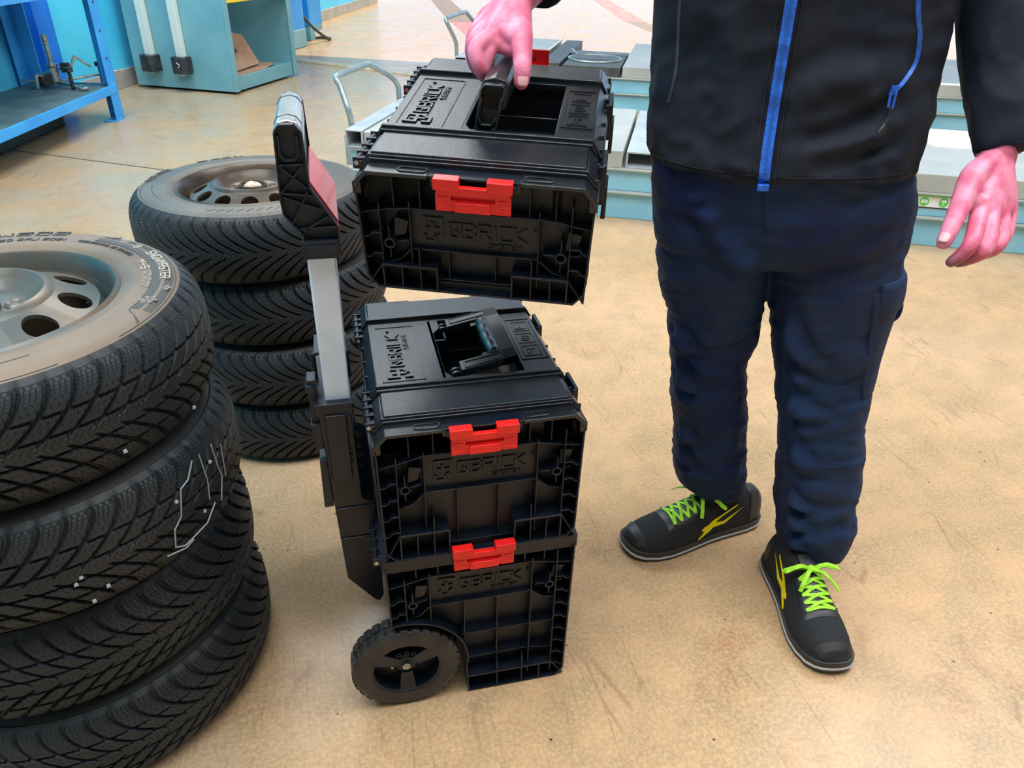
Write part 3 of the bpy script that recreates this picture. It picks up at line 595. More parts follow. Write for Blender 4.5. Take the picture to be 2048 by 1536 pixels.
def end_shell(k, H, poly):
    """outer rim walls at both ends and the recessed core between them"""
    rim(k, poly, .003, .0, .034); rim(k, poly, .003, BL-.034, BL)
    for a_, b_ in ((.0305, .034), (BL-.034, BL-.0305)): k.prism(poly, a_, b_, lambda x, z, d: (x, d, z))
def toolbox(name, label, M, H, raised):
    root = thing(name, label, 'toolbox', M=M)
    k = MB()
    out = [(0, H-.018), (.018, H-.001), (W-.018, H-.001), (W, H-.018), (W-.004, .02), (W-.020, 0), (.020, 0), (.004, .02)]
    end_shell(k, H, out)
    core = [(.010, H-.02), (W-.010, H-.02), (W-.014, .004), (.014, .004)]
    # keep the pocket free: core is lower in the middle
    k.prism([(.012, H-.054), (W-.012, H-.054), (W-.016, .004), (.016, .004)], .028, BL-.028, lambda x, z, d: (x, d, z))
    k.box(.012, .124, .028, BL-.028, H-.056, H-.004); k.box(.272, W-.012, .028, BL-.028, H-.056, H-.004)
    k.box(.012, W-.012, .028, .118, H-.056, H-.004); k.box(.012, W-.012, BL-.118, BL-.028, H-.056, H-.004)
    end_face(k, H)
    # ribs on the long sides
    n = 10
    for i in range(n):
        y = .04+i*(BL-.08)/(n-1)
        k.prism([(W-.014, .01), (W-.003, .012), (W-.001, H-.03), (W-.012, H-.03)], y-.0012, y+.0012, lambda x, z, d: (x, d, z))
        k.prism([(.014, .01), (.003, .012), (.001, H-.03), (.012, H-.03)], y-.0012, y+.0012, lambda x, z, d: (x, d, z))
    for z in (.03, H*.45, H-.07): k.box(W-.014, W-.003, .03, BL-.03, z, z+.0025); k.box(.003, .014, .03, BL-.03, z, z+.0025)
    k.build('body', M_PLASTIC, root, .0007)
    front_lettering(H, root)
    lid = lid_parts(H, root)
    latch(root, H+.001, 'red plastic latch on the near end')
    if raised: latch(root, H+.001, 'red plastic latch on the far end, flipped up', y=BL, s=1, open_=True)
    for y0, y1 in ((.035, .125), (BL-.14, BL-.045)): hinge(root, y0, y1, H-.006)
    # black pull latches on the right long side
    for y in (.10, .33):
        k = MB(); k.box(W+.0, W+.009, y-.028, y+.028, H-.060, H+.0, .001); k.box(W+.006, W+.013, y-.022, y+.022, H-.085, H-.035, .001); k.box(W-.004, W+.006, y-.032, y-.028, H-.05, H)
        k.build('side_latch', M_PLASTIC, root, .0015)
    # handle
    if raised:
        k = MB(); y0, y1 = .118, .318
        for yy, s in ((y0, 1), (y1, -1)):
            # arm: frame plate with a cup and a lattice, leaning slightly
            fx = lambda x, z, d: (x, yy+s*d, z)
            A, B, C_, D = (.142, H-.02), (.170, H-.02), (.194, H+.083), (.158, H+.083)
            def lerp(u, v):  # u across, v up
                a = Vector(A).lerp(Vector(D), v); b = Vector(B).lerp(Vector(C_), v); return a.lerp(b, u)
            k.prism([lerp(0, 0), lerp(1, 0), lerp(1, .93), lerp(.86, 1), lerp(.14, 1), lerp(0, .93)], .012, .020, fx)
            def wall(pts, t=.0024):
                for a, b in zip(pts, pts[1:]):
                    a, b = Vector(a), Vector(b); d = (b-a).normalized(); n_ = Vector((-d.y, d.x))*t/2; k.prism([a-n_, b-n_, b+n_, a+n_], 0, .013, fx)
            wall([lerp(.04, 0), lerp(.04, .93), lerp(.15, .985), lerp(.85, .985), lerp(.96, .93), lerp(.96, 0)], .003)
            wall([lerp(.10, .82), lerp(.10, .55), lerp(.25, .44), lerp(.75, .44), lerp(.90, .55), lerp(.90, .82)], .003)
            wall([lerp(.04, .42), lerp(.96, .08)]); wall([lerp(.96, .42), lerp(.04, .08)]); wall([lerp(.04, .06), lerp(.96, .06)])
            k.box(.134, .150, min(yy, yy+s*.018)-.006, max(yy, yy+s*.018)+.006, H-.035, H+.004)
        # grip prism with rounded edges
        P = [(.157, H+.048), (.156, H+.078), (.161, H+.085), (.176, H+.089), (.190, H+.085), (.195, H+.078), (.192, H+.048), (.186, H+.043), (.162, H+.043)]
        k.prism(P, y0+.012, y1-.012, lambda x, z, d: (x, d, z))
        k.build('handle', M_PLASTIC_GLOSS, root, .0012, label='raised carrying handle with lattice arms')
    else:
        k = MB(); z0 = H+.002; rise = .02
        def fz(x): return z0+rise*(x-.15)/.1
        def hb(x0, x1, y0, y1, za=0., zb=.014): 
            k.add([(x0, y0, fz(x0)+za), (x1, y0, fz(x1)+za), (x1, y1, fz(x1)+za), (x0, y1, fz(x0)+za), (x0, y0, fz(x0)+zb), (x1, y0, fz(x1)+zb), (x1, y1, fz(x1)+zb), (x0, y1, fz(x0)+zb)],
                  [(0, 3, 2, 1), (4, 5, 6, 7), (0, 1, 5, 4), (1, 2, 6, 5), (2, 3, 7, 6), (3, 0, 4, 7)])
        ya, yb = .138, .328
        hb(.158, .254, ya, ya+.030); hb(.158, .254, yb-.030, yb); hb(.228, .254, ya, yb); hb(.20, .250, ya+.024, ya+.044, -.002, .010); hb(.20, .250, yb-.044, yb-.024, -.002, .010)
        for y0, y1 in ((ya, ya+.026), (yb-.026, yb)):   # raised rims on the arms
            hb(.164, .228, y0+.003, y0+.005, .014, .0155); hb(.164, .228, y1-.005, y1-.003, .014, .0155); hb(.164, .167, y0+.003, y1-.003, .014, .0155)
        for yy in (ya+.005, ya+.017, yb-.021, yb-.009):
            k.cyl((.152, yy-.002, H-.0), (.152, yy+.004, H-.0), .013, 20)
        h_ = k.build('handle', M_PLASTIC_GLOSS, root, .0016, label='folded-down carrying handle with finger-shaped grip')
        k = MB(); pts = []; rs = []
        for i in range(33):
            t = i/32; y = ya+.030+(yb-ya-.060)*t; pts.append((.222-.003*math.sin(PI*t), y, fz(.22)+.007)); rs.append(.0125+.0004*math.cos(t*2*PI*4)+(-.004 if i in (0, 32) else 0))
        k.tube(pts, rs, 20); k.build('grip', M_PLASTIC_GLOSS, h_, 0, 60)
        k = MB(); k.box(.150, .154, .275, .318, H-.044, H+.006); k.box(.131, .154, .272, .278, H-.044, H+.004); k.build('bracket', M_PLASTIC, root, .001)
        k = MB(); k.lathe([(.0002, .0015), (.003, .001), (.0038, 0)], 14, (.1545, .296, H-.018), axis='x'); k.build('rivet', M_STEEL, root)
    return root

HC = .370
# --- trolley
trol = thing('tool_trolley', 'black wheeled toolbox trolley with big wheel and extended silver pull handle', 'trolley', (0, 0, 0))
hubx, hubz, ra = .024, .100, .114
arc = [(hubx+ra*math.cos(a), hubz+ra*math.sin(a)) for a in np.radians(np.linspace(-14, 101, 14))]
poly = [(.018, HC-.001), (W-.018, HC-.001), (W, HC-.018), (W-.004, .02), (W-.020, 0), (arc[0][0]+.004, .0)]+arc+[(.002, arc[-1][1]), (0, HC-.018)]
k = MB(); end_shell(k, HC, poly)
corep = [(.012, HC-.004), (W-.012, HC-.004), (W-.016, .006), (arc[0][0]+.006, .006)]+[(hubx+(ra+.003)*math.cos(a), hubz+(ra+.003)*math.sin(a)) for a in np.radians(np.linspace(-14, 96, 14))]
k.prism(corep, .028, BL-.028, lambda x, z, d: (x, d, z))
# quarter-round housing round the wheel
for i in range(len(arc)-1):
    pass
end_face(k, HC, True)
for i in range(10):
    y = .04+i*(BL-.08)/9
    k.prism([(W-.014, .01), (W-.003, .012), (W-.001, HC-.03), (W-.012, HC-.03)], y-.0012, y+.0012, lambda x, z, d: (x, d, z))
k.box(-.001, W+.001, -.001, .012, HC-.012, HC+.002); k.box(-.004, W+.004, .006, BL-.006, HC-.03, HC-.002)
k.build('body', M_PLASTIC, trol, .0007)
front_lettering(HC, trol)
latch(trol, HC+.015, 'red plastic latch joining trolley and middle toolbox')
for y0, y1 in ((.02, .12), (BL-.13, BL-.04)): hinge(trol, y0, y1, HC-.012, -.012)
# column housing on the left that carries the pull handle
k = MB(); fy = lambda x, z, d: (x, d, z)
k.prism([(-.080, .615), (-.028, .615), (-.024, .42), (-.003, .405), (-.003, .175), (-.012, .16), (-.022, .168), (-.066, .232), (-.074, .45)], .118, .36, fy)
k.box(-.084, -.024, .114, .364, .596, .620); k.box(-.0700, -.036, .110, .116, .47, .60)
for z in (.50, .512, .524): k.box(-.050, -.032, .114, .117, z, z+.003)
for z in (.40, .33): k.box(-.070, -.004, .1145, .118, z, z+.003)
for i in range(6):
    z = .405+i*.022; k.prism([(-.026, z), (-.012, z+.008), (-.026, z+.016)], .16, .166, fy)
k.build('column', M_PLASTIC, trol, .0015, label='black column housing of the pull handle')
k = MB()
for pts in ([(-.078, .620), (-.078, .655)], [(-.026, .620), (-.026, .655)]): pass
loop = [(-.080, .128, .62), (-.080, .128, .655), (-.076, .128, .668), (-.032, .128, .668), (-.026, .128, .655), (-.026, .128, .62)]
k.tube(smooth_path([(x, .20, z) for x, y, z in loop], 4), .004, 10)
k.build('column_guard', M_PLASTIC, trol)
k = MB(); k.box(-.092, -.078, .135, .165, .520, .655); k.cyl((-.088, .13, .64), (-.088, .17, .64), .008, 12); k.box(-.094, -.078, .128, .17, .56, .575)
k.box(-.090, -.074, .128, .168, .40, .50, .002); k.lathe([(.0015, 0), (.006, 0), (.006, .004), (.0015, .004)], 14, (-.066, .114, .475), True, 'y')
k.build('side_clip', M_PLASTIC, trol, .001)
# poles
for y0 in (.128, .318):
    k = MB(); k.box(-.0665, -.0265, y0, y0+.020, .30, .885); k.build('pole', M_ALU, trol, .003)
k = MB()
for y0 in (.128, .318): k.box(-.0655, -.0275, y0+.001, y0+.019, .60, .618)
# handle: elbowed lattice arms
prof_out = [(-.066, .868), (-.066, .900), (-.088, .930), (-.0895, .952), (-.0865, 1.040), (-.080, 1.048), (-.062, 1.048), (-.055, 1.040)]
prof_in = [(-.020, .868), (-.020, .910), (-.052, .965), (-.0545, 1.040)]
armpoly = prof_out+prof_in[::-1]
for yy, s in ((.120, 1), (.346, -1)):
    fx = lambda x, z, d: (x, yy+s*d, z)
    k.prism(armpoly, .010, .018, fx)
    pl = [Vector(p) for p in armpoly]; n_p = len(pl)
    for i in range(n_p):
        a, b = pl[i], pl[(i+1) % n_p]; d = (b-a).normalized(); n_ = Vector((-d.y, d.x))*.0026
        k.prism([a, b, b+n_, a+n_] if True else [], 0, .012, fx)
    def wl(a, b, t=.0024):
        a, b = Vector(a), Vector(b); d = (b-a).normalized(); n_ = Vector((-d.y, d.x))*t/2; k.prism([a-n_, b-n_, b+n_, a+n_], .0, .012, fx)
    if s > 0: pass
    wl((-.088, .998), (-.0555, .998)); wl((-.088, .998), (-.054, .965)); wl((-.0555, .998), (-.089, .960)); wl((-.089, .960), (-.048, .955)); wl((-.088, .955), (-.040, .935)); wl((-.054, .962), (-.078, .918)); wl((-.070, .908), (-.020, .910)); wl((-.066, .905), (-.030, .925))
    lp = [(-.084, 1.036), (-.084, 1.012), (-.078, 1.004), (-.066, 1.004), (-.060, 1.012), (-.060, 1.036)]
    for a, b in zip(lp, lp[1:]): wl(a, b, .003)
    yb0, yb1 = (yy-.006, yy+.030) if s > 0 else (yy-.030, yy+.006)
    k.box(-.0705, -.0195, yb0, yb1, .866, .892, .001); k.box(-.066, -.024, yb0-.002, yb0, .872, .886)
    k.build('handle_arm', M_PLASTIC, trol, .001, label='black lattice arm of the pull handle'); k = MB()
k.box(-.060, -.054, .138, .328, .962, 1.03); 
k.prism([(-.056, .968), (-.052, .972), (-.018, .912), (-.018, .890), (-.024, .890), (-.024, .908)], .132, .334, fy)
hnd = k.build('handle_frame', M_PLASTIC, trol, .001, label='black cross panel between the arms of the pull handle')
k = MB()
gp = [(-.0895, 1.012), (-.089, 1.042), (-.083, 1.051), (-.070, 1.054), (-.059, 1.051), (-.053, 1.042), (-.0525, 1.012), (-.06, 1.004), (-.082, 1.004)]
k.prism(gp, .134, .332, fy); g = k.build('grip', M_SILVER, hnd, .002, 40, label='silver grip of the pull handle')
for y in (.165, .300):
    k = MB(); k.prism([(x*1.0+(-.0005 if x < -.07 else .0005), z+.0006) for x, z in gp[1:6]]+[(-.0535, 1.03), (-.0885, 1.03)], y, y+.0025, fy); k.build('grip_band', M_BLACKMETAL, g)
k = MB(); k.prism([(-.0515, .9715), (-.0505, .9725), (-.0168, .9135), (-.0178, .9125)], .136, .33, fy); k.box(-.0182, -.0168, .136, .33, .893, .912)
k.build('warning_label', M_REDLABEL, hnd, 0, 0, label='plain red label on the slope of the pull handle')
# wheels
def trolley_wheel(y, sgn):
    w = MB(); R_, t = .099, .046
    prof = [(.066, .0), (.090, .0), (.0965, .004), (R_-.003, .010), (R_-.003, t-.010), (.0965, t-.004), (.09, t), (.066, t)]
    w.lathe(prof, 72, (hubx, y, hubz), True, 'y')
    for i in range(30):   # staggered tread blocks
        a = 2*PI*i/30
        for (y0, y1, o_) in ((.003, .020, 0), (.024, .043, .5)):
            aa = a+o_*2*PI/30; ws = .0078
            M_ = Matrix.Translation((hubx, y, hubz)) @ Matrix.Rotation(aa, 4, 'Y')
            w.box(-ws, ws, y0, y1, R_-.005, R_+.0012, .001, M_)
    tw = w.build('wheel', M_SHOERUB, trol, .0008, label='black rubber-tyred wheel')
    h = MB(); yy = y+.003
    h.lathe([(.060, 0), (.067, -.002), (.067, .03), (.060, .03)], 48, (hubx, yy, hubz), True, 'y')
    h.lathe([(.0, .012), (.018, .010), (.022, .014), (.022, .03), (.0, .03)], 32, (hubx, yy, hubz), False, 'y')
    h.lathe([(.0, .026), (.062, .026), (.062, .03), (.0, .03)], 48, (hubx, yy, hubz), False, 'y')
    for a in (PI, PI+2.15, PI-2.15):   # three broad spokes (pointing down and up to both sides)
        M_ = Matrix.Translation((hubx, yy, hubz)) @ Matrix.Rotation(a, 4, 'Y')
        h.add([M_ @ Vector(p) for p in [(-.011, .006, .018), (.011, .006, .018), (.016, .001, .061), (-.016, .001, .061), (-.011, .03, .018), (.011, .03, .018), (.016, .03, .061), (-.016, .03, .061)]],
              [(0, 1, 2, 3), (7, 6, 5, 4), (1, 0, 4, 5), (2, 1, 5, 6), (3, 2, 6, 7), (0, 3, 7, 4)])
    for a in (-.35, 0.05, .4):
        M_ = Matrix.Translation((hubx, yy, hubz)) @ Matrix.Rotation(a, 4, 'Y')
        h.lathe([(.003, 0), (.0052, 0), (.0052, .02), (.003, .02)], 12, tuple(M_ @ Vector((0, .004, .036))), True, 'y')
    hh = h.build('hub', M_PLASTIC, tw, .0008)
    h = MB(); h.tube([(hubx, yy+.004, hubz), (hubx, yy+.013, hubz)], .0085, 6); h.lathe([(.0, -.001), (.0045, -.001), (.0045, .004)], 16, (hubx, yy+.003, hubz), False, 'y')
    h.build('axle_nut', M_STEEL, hh, .0005)
    h = MB()
    for x, z in ((-.026, -.014),): h.box(hubx+x-.002, hubx+x+.002, yy+.018, yy+.022, hubz+z-.003, hubz+z+.003)
    h.build('spring_clip', mat('brass', (.7, .5, .12), .35, 1) if 'brass' not in bpy.data.materials else bpy.data.materials['brass'], hh)
trolley_wheel(-.004, 1); trolley_wheel(BL-.044, 1)
k = MB(); k.cyl((hubx, .03, hubz), (hubx, BL-.03, hubz), .007, 16); k.build('axle', M_STEEL, trol)

tb_mid = toolbox('toolbox', 'tall black toolbox with folded handle, standing on the wheeled trolley', Matrix.Translation((0, 0, HC)), .2585, False)
Ru = Matrix(((.9342, .3545, -.0395), (-.3560, .9201, -.1631), (-.0215, .1664, .9858)))
Ou = Vector((.0067, .1127, .9925)) - Ru.col[2]*.188
MU = Matrix.Translation(Ou) @ Ru.to_4x4()
tb_top = toolbox('toolbox', 'shallow black toolbox with raised handle, lifted above the stack by a hand', MU, .188, True)

# ------------------------------------------------------------------ tyres on steel rims
def tire_mesh(name, R_, w, rb, N, A, mats, gd=.008, circ=(), pw=1.7):
    """R_ outer radius, w width, rb bead radius, N pitches; origin at the bottom centre, axis z"""
    cols = [0, .07, .24, .31, .48, .80]; nc = N*len(cols)
    rows = []   # (r, z, v or None, material)
    sw = .30*w  # side wall shares
    side = [(rb+.004, .12*w), (rb+.008, .05*w), (rb+.016, .018*w), (rb+.030, .004*w), (rb+.034, .0*w), (rb+.036, .004*w), (rb+(R_-rb)*.58, .008*w), (R_-.042, .028*w), (R_-.034, .045*w), (R_-.031, .04*w), (R_-.022, .075*w)]
    crown = [.0, .035, .07, .12, .18, .21, .218, .242, .25, .30, .36, .392, .40, .42, .428, .47, .53, .572, .58, .60, .608, .64, .70, .75, .758, .782, .79, .82, .88, .93, .965, 1.0]
    for r, z in side: rows.append((r, z, None))
    for v in crown:
        e = abs(2*v-1); r = R_-.013*e**4-.004*e*e; z = w*(.10+.80*v)
        rows.append((r, z, v))
    for r, z in side[::-1]: rows.append((r, w-z, None))
    def off(v): return A*(1-abs(2*v-1))**pw
    vs = np.zeros((len(rows)*nc, 3)); uv = np.zeros((len(rows)*nc, 2)); tr = np.zeros(len(rows)*nc)
    ci = np.arange(nc); ph = np.tile(np.array(cols), N); base = (ci//len(cols))+ph
    isg = (ph == .07) | (ph == .24)
    for i, (r, z, v) in enumerate(rows):
        if v is None: th = base; rr = np.full(nc, r); tv = -.2
        else:
            th = base+off(v); dep = np.where(isg, gd, 0.)
            e = abs(v-.5)
            if e < .045: dep = np.zeros(nc)+(gd if e < .03 else 0) if False else dep*.0
            if .03 < v < .04 or .96 < v < .97: dep = dep*.8
            if v in (0., 1.): dep = dep*.55
            if v in circ: dep = np.maximum(dep, gd*.8)
            rr = r-dep; tv = v
        if v is None and r > R_-.03: rr = rr-np.where(isg, gd*.35, 0)
        a = 2*PI*th/N; sl = slice(i*nc, (i+1)*nc)
        vs[sl, 0] = rr*np.cos(a); vs[sl, 1] = rr*np.sin(a); vs[sl, 2] = z
        uv[sl, 0] = base; uv[sl, 1] = tv; tr[sl] = 0 if v is None else 1
    fs = []; mi = []
    nr = len(rows)
    for i in range(nr-1):
        sd = 1 if (rows[i][2] is None and rows[i+1][2] is None and i != len(side)-1 and max(rows[i][0], rows[i+1][0]) < R_-.0305) else 0
        for c in range(nc):
            d = (c+1) % nc; fs.append((i*nc+c, i*nc+d, (i+1)*nc+d, (i+1)*nc+c)); mi.append(sd)
    me = bpy.data.meshes.new(name); me.from_pydata(vs.tolist(), [], fs)
    for m in mats: me.materials.append(m)
    me.polygons.foreach_set('material_index', mi)
    ul = me.uv_layers.new(name='UVMap'); li = np.zeros(len(me.loops), dtype=np.int32); me.loops.foreach_get('vertex_index', li)
    u = uv[li]; lc = u.reshape(-1, 4, 2)   # keep the seam continuous
    seam = (lc[:, :, 0].max(1)-lc[:, :, 0].min(1)) > N/2
    lc[seam, :, 0] = np.where(lc[seam, :, 0] < N/2, lc[seam, :, 0]+N, lc[seam, :, 0])
    ul.data.foreach_set('uv', lc.reshape(-1))
    at = me.attributes.new('tread', 'FLOAT', 'POINT'); at.data.foreach_set('value', tr)
    me.polygons.foreach_set('use_smooth', [True]*len(me.polygons)); me.set_sharp_from_angle(angle=math.radians(32))
    return me
def rim_mesh(name, w, rb, m, nh, hole_r, prof, ra, rb_, rc):
    """prof: list of (r, z) for the disc, z measured from the top lip"""
    k = MB(); z = w-.012
    # flange lip, barrel and inner drop
    k.lathe([(rb+.006, z-.004), (rb+.0095, z+.004), (rb+.0045, z+.0085), (rb-.0005, z+.004), (rb-.004, z-.012), (rb-.008, z-.020), (rb-.012, z-.045), (rb-.016, z-.075), (rb-.020, z-.11), (rb-.018, .02), (rb+.004, .012), (rb+.006, .010), (rb+.002, .010), (rb-.024, .03), (rb-.026, z-.11), (rb-.020, z-.07), (rb-.010, z-.025)], 72, (0, 0, 0), True)
    rr = [p[0] for p in prof]; zz = [p[1] for p in prof]
    Z = lambda r: z+float(np.interp(r, rr, zz))
    ins = [p for p in prof if p[0] <= ra]; outs = [p for p in prof if p[0] >= rb_]
    if ins[-1][0] < ra: ins.append((ra, Z(ra)-z))
    if outs[0][0] > rb_: outs.insert(0, (rb_, Z(rb_)-z))
    k.lathe([(r, z+q) for r, q in ins], nh*8); k.lathe([(r, z+q) for r, q in outs], nh*8)
    hw = PI/nh*rc; hh = (rb_-ra)/2; mid = (ra+rb_)/2
    M_ = 32
    for h in range(nh):
        t0 = 2*PI*h/nh; hp = []; bp_ = []
        angs = sorted(set([2*PI*i/M_ for i in range(M_)]+[math.atan2(sy*hh, sx*hw) % (2*PI) for sx in (-1, 1) for sy in (-1, 1)]))
        for f in angs:
            c, s_ = math.cos(f), math.sin(f)
            sc = min(hw/abs(c) if abs(c) > 1e-9 else 1e9, hh/abs(s_) if abs(s_) > 1e-9 else 1e9)
            for lst, (x, y) in ((hp, (hole_r*c, hole_r*s_*.92)), (bp_, (sc*c, sc*s_))):
                r = mid+y; a = t0+x/rc; lst.append((r*math.cos(a), r*math.sin(a), Z(r)))
        low = [(p[0]*.995, p[1]*.995, p[2]-.006) for p in hp]; n = len(angs)
        k.add(bp_+hp+low, [(i, (i+1) % n, n+(i+1) % n, n+i) for i in range(n)]+[(n+i, n+(i+1) % n, 2*n+(i+1) % n, 2*n+i) for i in range(n)])
    # hub bore ring and bolt seats
    hz = z+zz[0]
    k.lathe([(.029, hz-.02), (.029, hz+.012), (.032, hz+.014), (.035, hz+.010), (.036, hz)], 48)
    for i in range(5):
        a = 2*PI*i/5+.3; k.lathe([(.006, hz-.004), (.0075, hz+.0015), (.012, hz+.004), (.016, hz+.001)], 20, (.054*math.cos(a), .054*math.sin(a), 0))
        k.lathe([(0, hz+.0006), (.0075, hz+.0008)], 16, (.054*math.cos(a), .054*math.sin(a), 0))
    me = k.mesh(name, m); me.polygons.foreach_set('use_smooth', [True]*len(me.polygons)); me.set_sharp_from_angle(angle=math.radians(45))
    return me
prof1 = [(.028, -.012), (.060, -.012), (.076, -.008), (.090, .008), (.099, .016), (.106, .014), (.112, .008), (.168, -.018), (.173, -.030), (.177, -.050)]
R1, W1, RB1 = .320, .197, .193
R2, W2, RB2 = .302, .176, .180
tm1 = tire_mesh('tyre', R1, W1, RB1, 56, -2.3, (M_RUB1, M_RUBSIDE1), circ=(.218, .242, .40, .42, .58, .60, .758, .782), pw=1.5); rm1 = rim_mesh('steel_rim', W1, RB1, M_RIM1, 10, .0235, prof1, .112, .168, .142)
prof2 = [(.028, -.010), (.058, -.010), (.070, -.006), (.082, .008), (.090, .015), (.096, .013), (.103, .007), (.154, -.016), (.159, -.028), (.163, -.046)]
tm2 = tire_mesh('tyre', R2, W2, RB2, 56, 2.6, (M_RUB2, M_RUBSIDE2)); rm2 = rim_mesh('steel_rim', W2, RB2, M_RIM2, 12, .0205, prof2, .103, .154, .129)
DARKSIDE = mat('dark_sidewall', (.022, .023, .024), .5, 0, (.036, .035, .034), 6, .2, 90)
tm1b = tm1.copy(); tm1b.materials[1] = DARKSIDE; tm2b = tm2.copy(); tm2b.materials[1] = DARKSIDE
def wheel(loc, rz, tm, rm, label, group, flip=0):
    t = thing('car_wheel', label, 'wheel', loc, rz, group)
    a = bpy.data.objects.new('tyre', tm); COL.objects.link(a); a.parent = t
    b = bpy.data.objects.new('steel_rim', rm); COL.objects.link(b); b.parent = t
    if flip: a.rotation_euler.x = PI; a.location.z = flip
    return t, a, b
S1 = [(-.560, .240), (-.548, .232), (-.556, .245), (-.552, .236)]
lab1 = ['top wheel of the near left stack, dusty snow tyre on a dull steel rim', 'second wheel from the top in the near left stack, chalk scribble on its tread',
        'third wheel from the top in the near left stack, tyre lying flat', 'bottom wheel of the near left stack, tyre lying on the floor']
stack1 = []
for i in range(4): stack1.append(wheel((*S1[3-i][:2], i*.1985), .21*i+.9, tm1 if i == 3 else tm1b, rm1, lab1[3-i], 'wheels in the near left stack', W1 if i < 2 else 0))
lab2 = ['top wheel of the farther stack, bronze-black rim with crumpled paper in its hub', 'second wheel from the top in the farther stack behind the pull handle',
        'third wheel from the top in the farther stack behind the pull handle', 'bottom wheel of the farther stack behind the pull handle, on the floor']
S2 = [(-.222, 1.085), (-.198, 1.10), (-.192, 1.095), (-.190, 1.10)]
stack2 = []
for i in range(4): stack2.append(wheel((*S2[3-i], i*.1775), .33*i+.2, tm2 if i == 3 else tm2b, rm2, lab2[3-i], 'wheels in the farther stack'))
# writing on the upper side walls
def arc_text(mb, s, r, a0, z, h, w, lift=.0009, gap=.3, t=.16, inward=False):
    """letters round a circle seen from above, feet towards the centre unless inward"""
    if not inward: f = lambda x, y, d: ((r+y)*math.cos(a0-x/r), (r+y)*math.sin(a0-x/r), z+d)
    else: f = lambda x, y, d: ((r-y)*math.cos(a0+x/r), (r-y)*math.sin(a0+x/r), z+d)
    text(mb, s, f, h, w, gap, t, (-.0012, lift))
def zside(R_, rb, w, r):   # height of the upper side wall of a tyre at radius r
    return w-float(np.interp(r, [rb+.036, rb+(R_-rb)*.58, R_-.042, R_-.034], [.004*w, .008*w, .028*w, .045*w]))
M_BANDDARK = mat('dark_sidewall_band', (.035, .032, .030), .55, 0, (.05, .045, .04), 6)
e1, tyre1, rimo1 = stack1[3]
e1.rotation_euler.z = 0
k = MB()
zs = lambda r: zside(R1, RB1, W1, r)
arc_text(k, 'W608', .262, math.radians(99), zs(.266)-.0002, .016, .020, t=.2, gap=.5)
arc_text(k, 'DOT JUED DAJ 3021', .236, math.radians(113), zs(.24), .0095, .0075, gap=.55)
arc_text(k, 'TUBELESS STEEL BELTED RADIAL', .236, math.radians(66), zs(.24), .0075, .0034, gap=.55, t=.11)
k.build('tyre_writing', M_TIRELET, tyre1, 0, 0)
k = MB()
arc_text(k, 'SNOWMASTER', .262, math.radians(33), zs(.266)-.0004, .0135, .0090, gap=.45, t=.16)
arc_text(k, 'M+S', .236, math.radians(26), zs(.24), .012, .011)
arc_text(k, 'EXTRA LOAD RADIAL', .244, math.radians(14), zs(.24), .0045, .0035)
arc_text(k, 'MAX LOAD 615 KG', .236, math.radians(14), zs(.24), .0045, .0035)
def flake(mb, r, a, R_, z):
    c = Vector((r*math.cos(a), r*math.sin(a), z))
    for i in range(6):
        d = Vector((math.cos(a+i*PI/3), math.sin(a+i*PI/3), 0)); mb.bar(c+d*R_*.12, c+d*R_, .0011, .0016)
        for q, l in ((.45, .34), (.72, .28)):
            for sg in (-1, 1):
                e = Matrix.Rotation(sg*.95, 3, 'Z') @ d; mb.bar(c+d*R_*q, c+d*R_*q+e*R_*l, .0010, .0016)
for r, a, s_ in ((.270, 50, .012), (.267, 41, .0085), (.272, -2, .010), (.262, -12, .0135)): flake(k, r, math.radians(a), s_, zs(r)+.0001)
k.build('pale_print', M_TIREWHITE, tyre1, 0, 0, label='pale SNOWMASTER print and snowflakes')
k = MB(); rr_ = [.2515, .260, .270, .2800]; aa_ = np.radians(np.linspace(-19, 60, 60))
vs = [(r*math.cos(a), r*math.sin(a), zs(r)+.0004) for r in rr_ for a in aa_]+[(r*math.cos(a), r*math.sin(a), zs(r)-.002) for r in rr_ for a in aa_]
n6 = len(aa_); N6 = n6*len(rr_); fs = [(i*n6+j, i*n6+j+1, (i+1)*n6+j+1, (i+1)*n6+j) for i in range(3) for j in range(n6-1)]
k.add(vs, fs+[tuple(q+N6 for q in f_[::-1]) for f_ in fs]); k.build('print_band', M_BANDDARK, tyre1, 0, 60, 'dark band on the side wall behind the print')
# raised ornaments: long arc ridges at both ends of the print band
k = MB()
def arcs(mb, r, a0, a1, w_, z, n=24):
    pts = [(r*math.cos(a), r*math.sin(a), z) for a in np.radians(np.linspace(a0, a1, n))]; mb.tube(pts, w_, 6)
arcs(k, .283, -34, 62, .0009, zs(.283)); arcs(k, .250, -20, 60, .0008, zs(.25)); arcs(k, .283, -100, -52, .0009, zs(.283)); arcs(k, .246, -95, -56, .0009, zs(.246))
for a in (-20, 60): k.tube([((.250+.033*t)*math.cos(math.radians(a-6*t)), (.250+.033*t)*math.sin(math.radians(a-6*t)), zs(.25)-.0015*t) for t in np.linspace(0, 1, 8)], .0009, 6)
k.build('side_wall_ridge', M_TIRELET, tyre1)
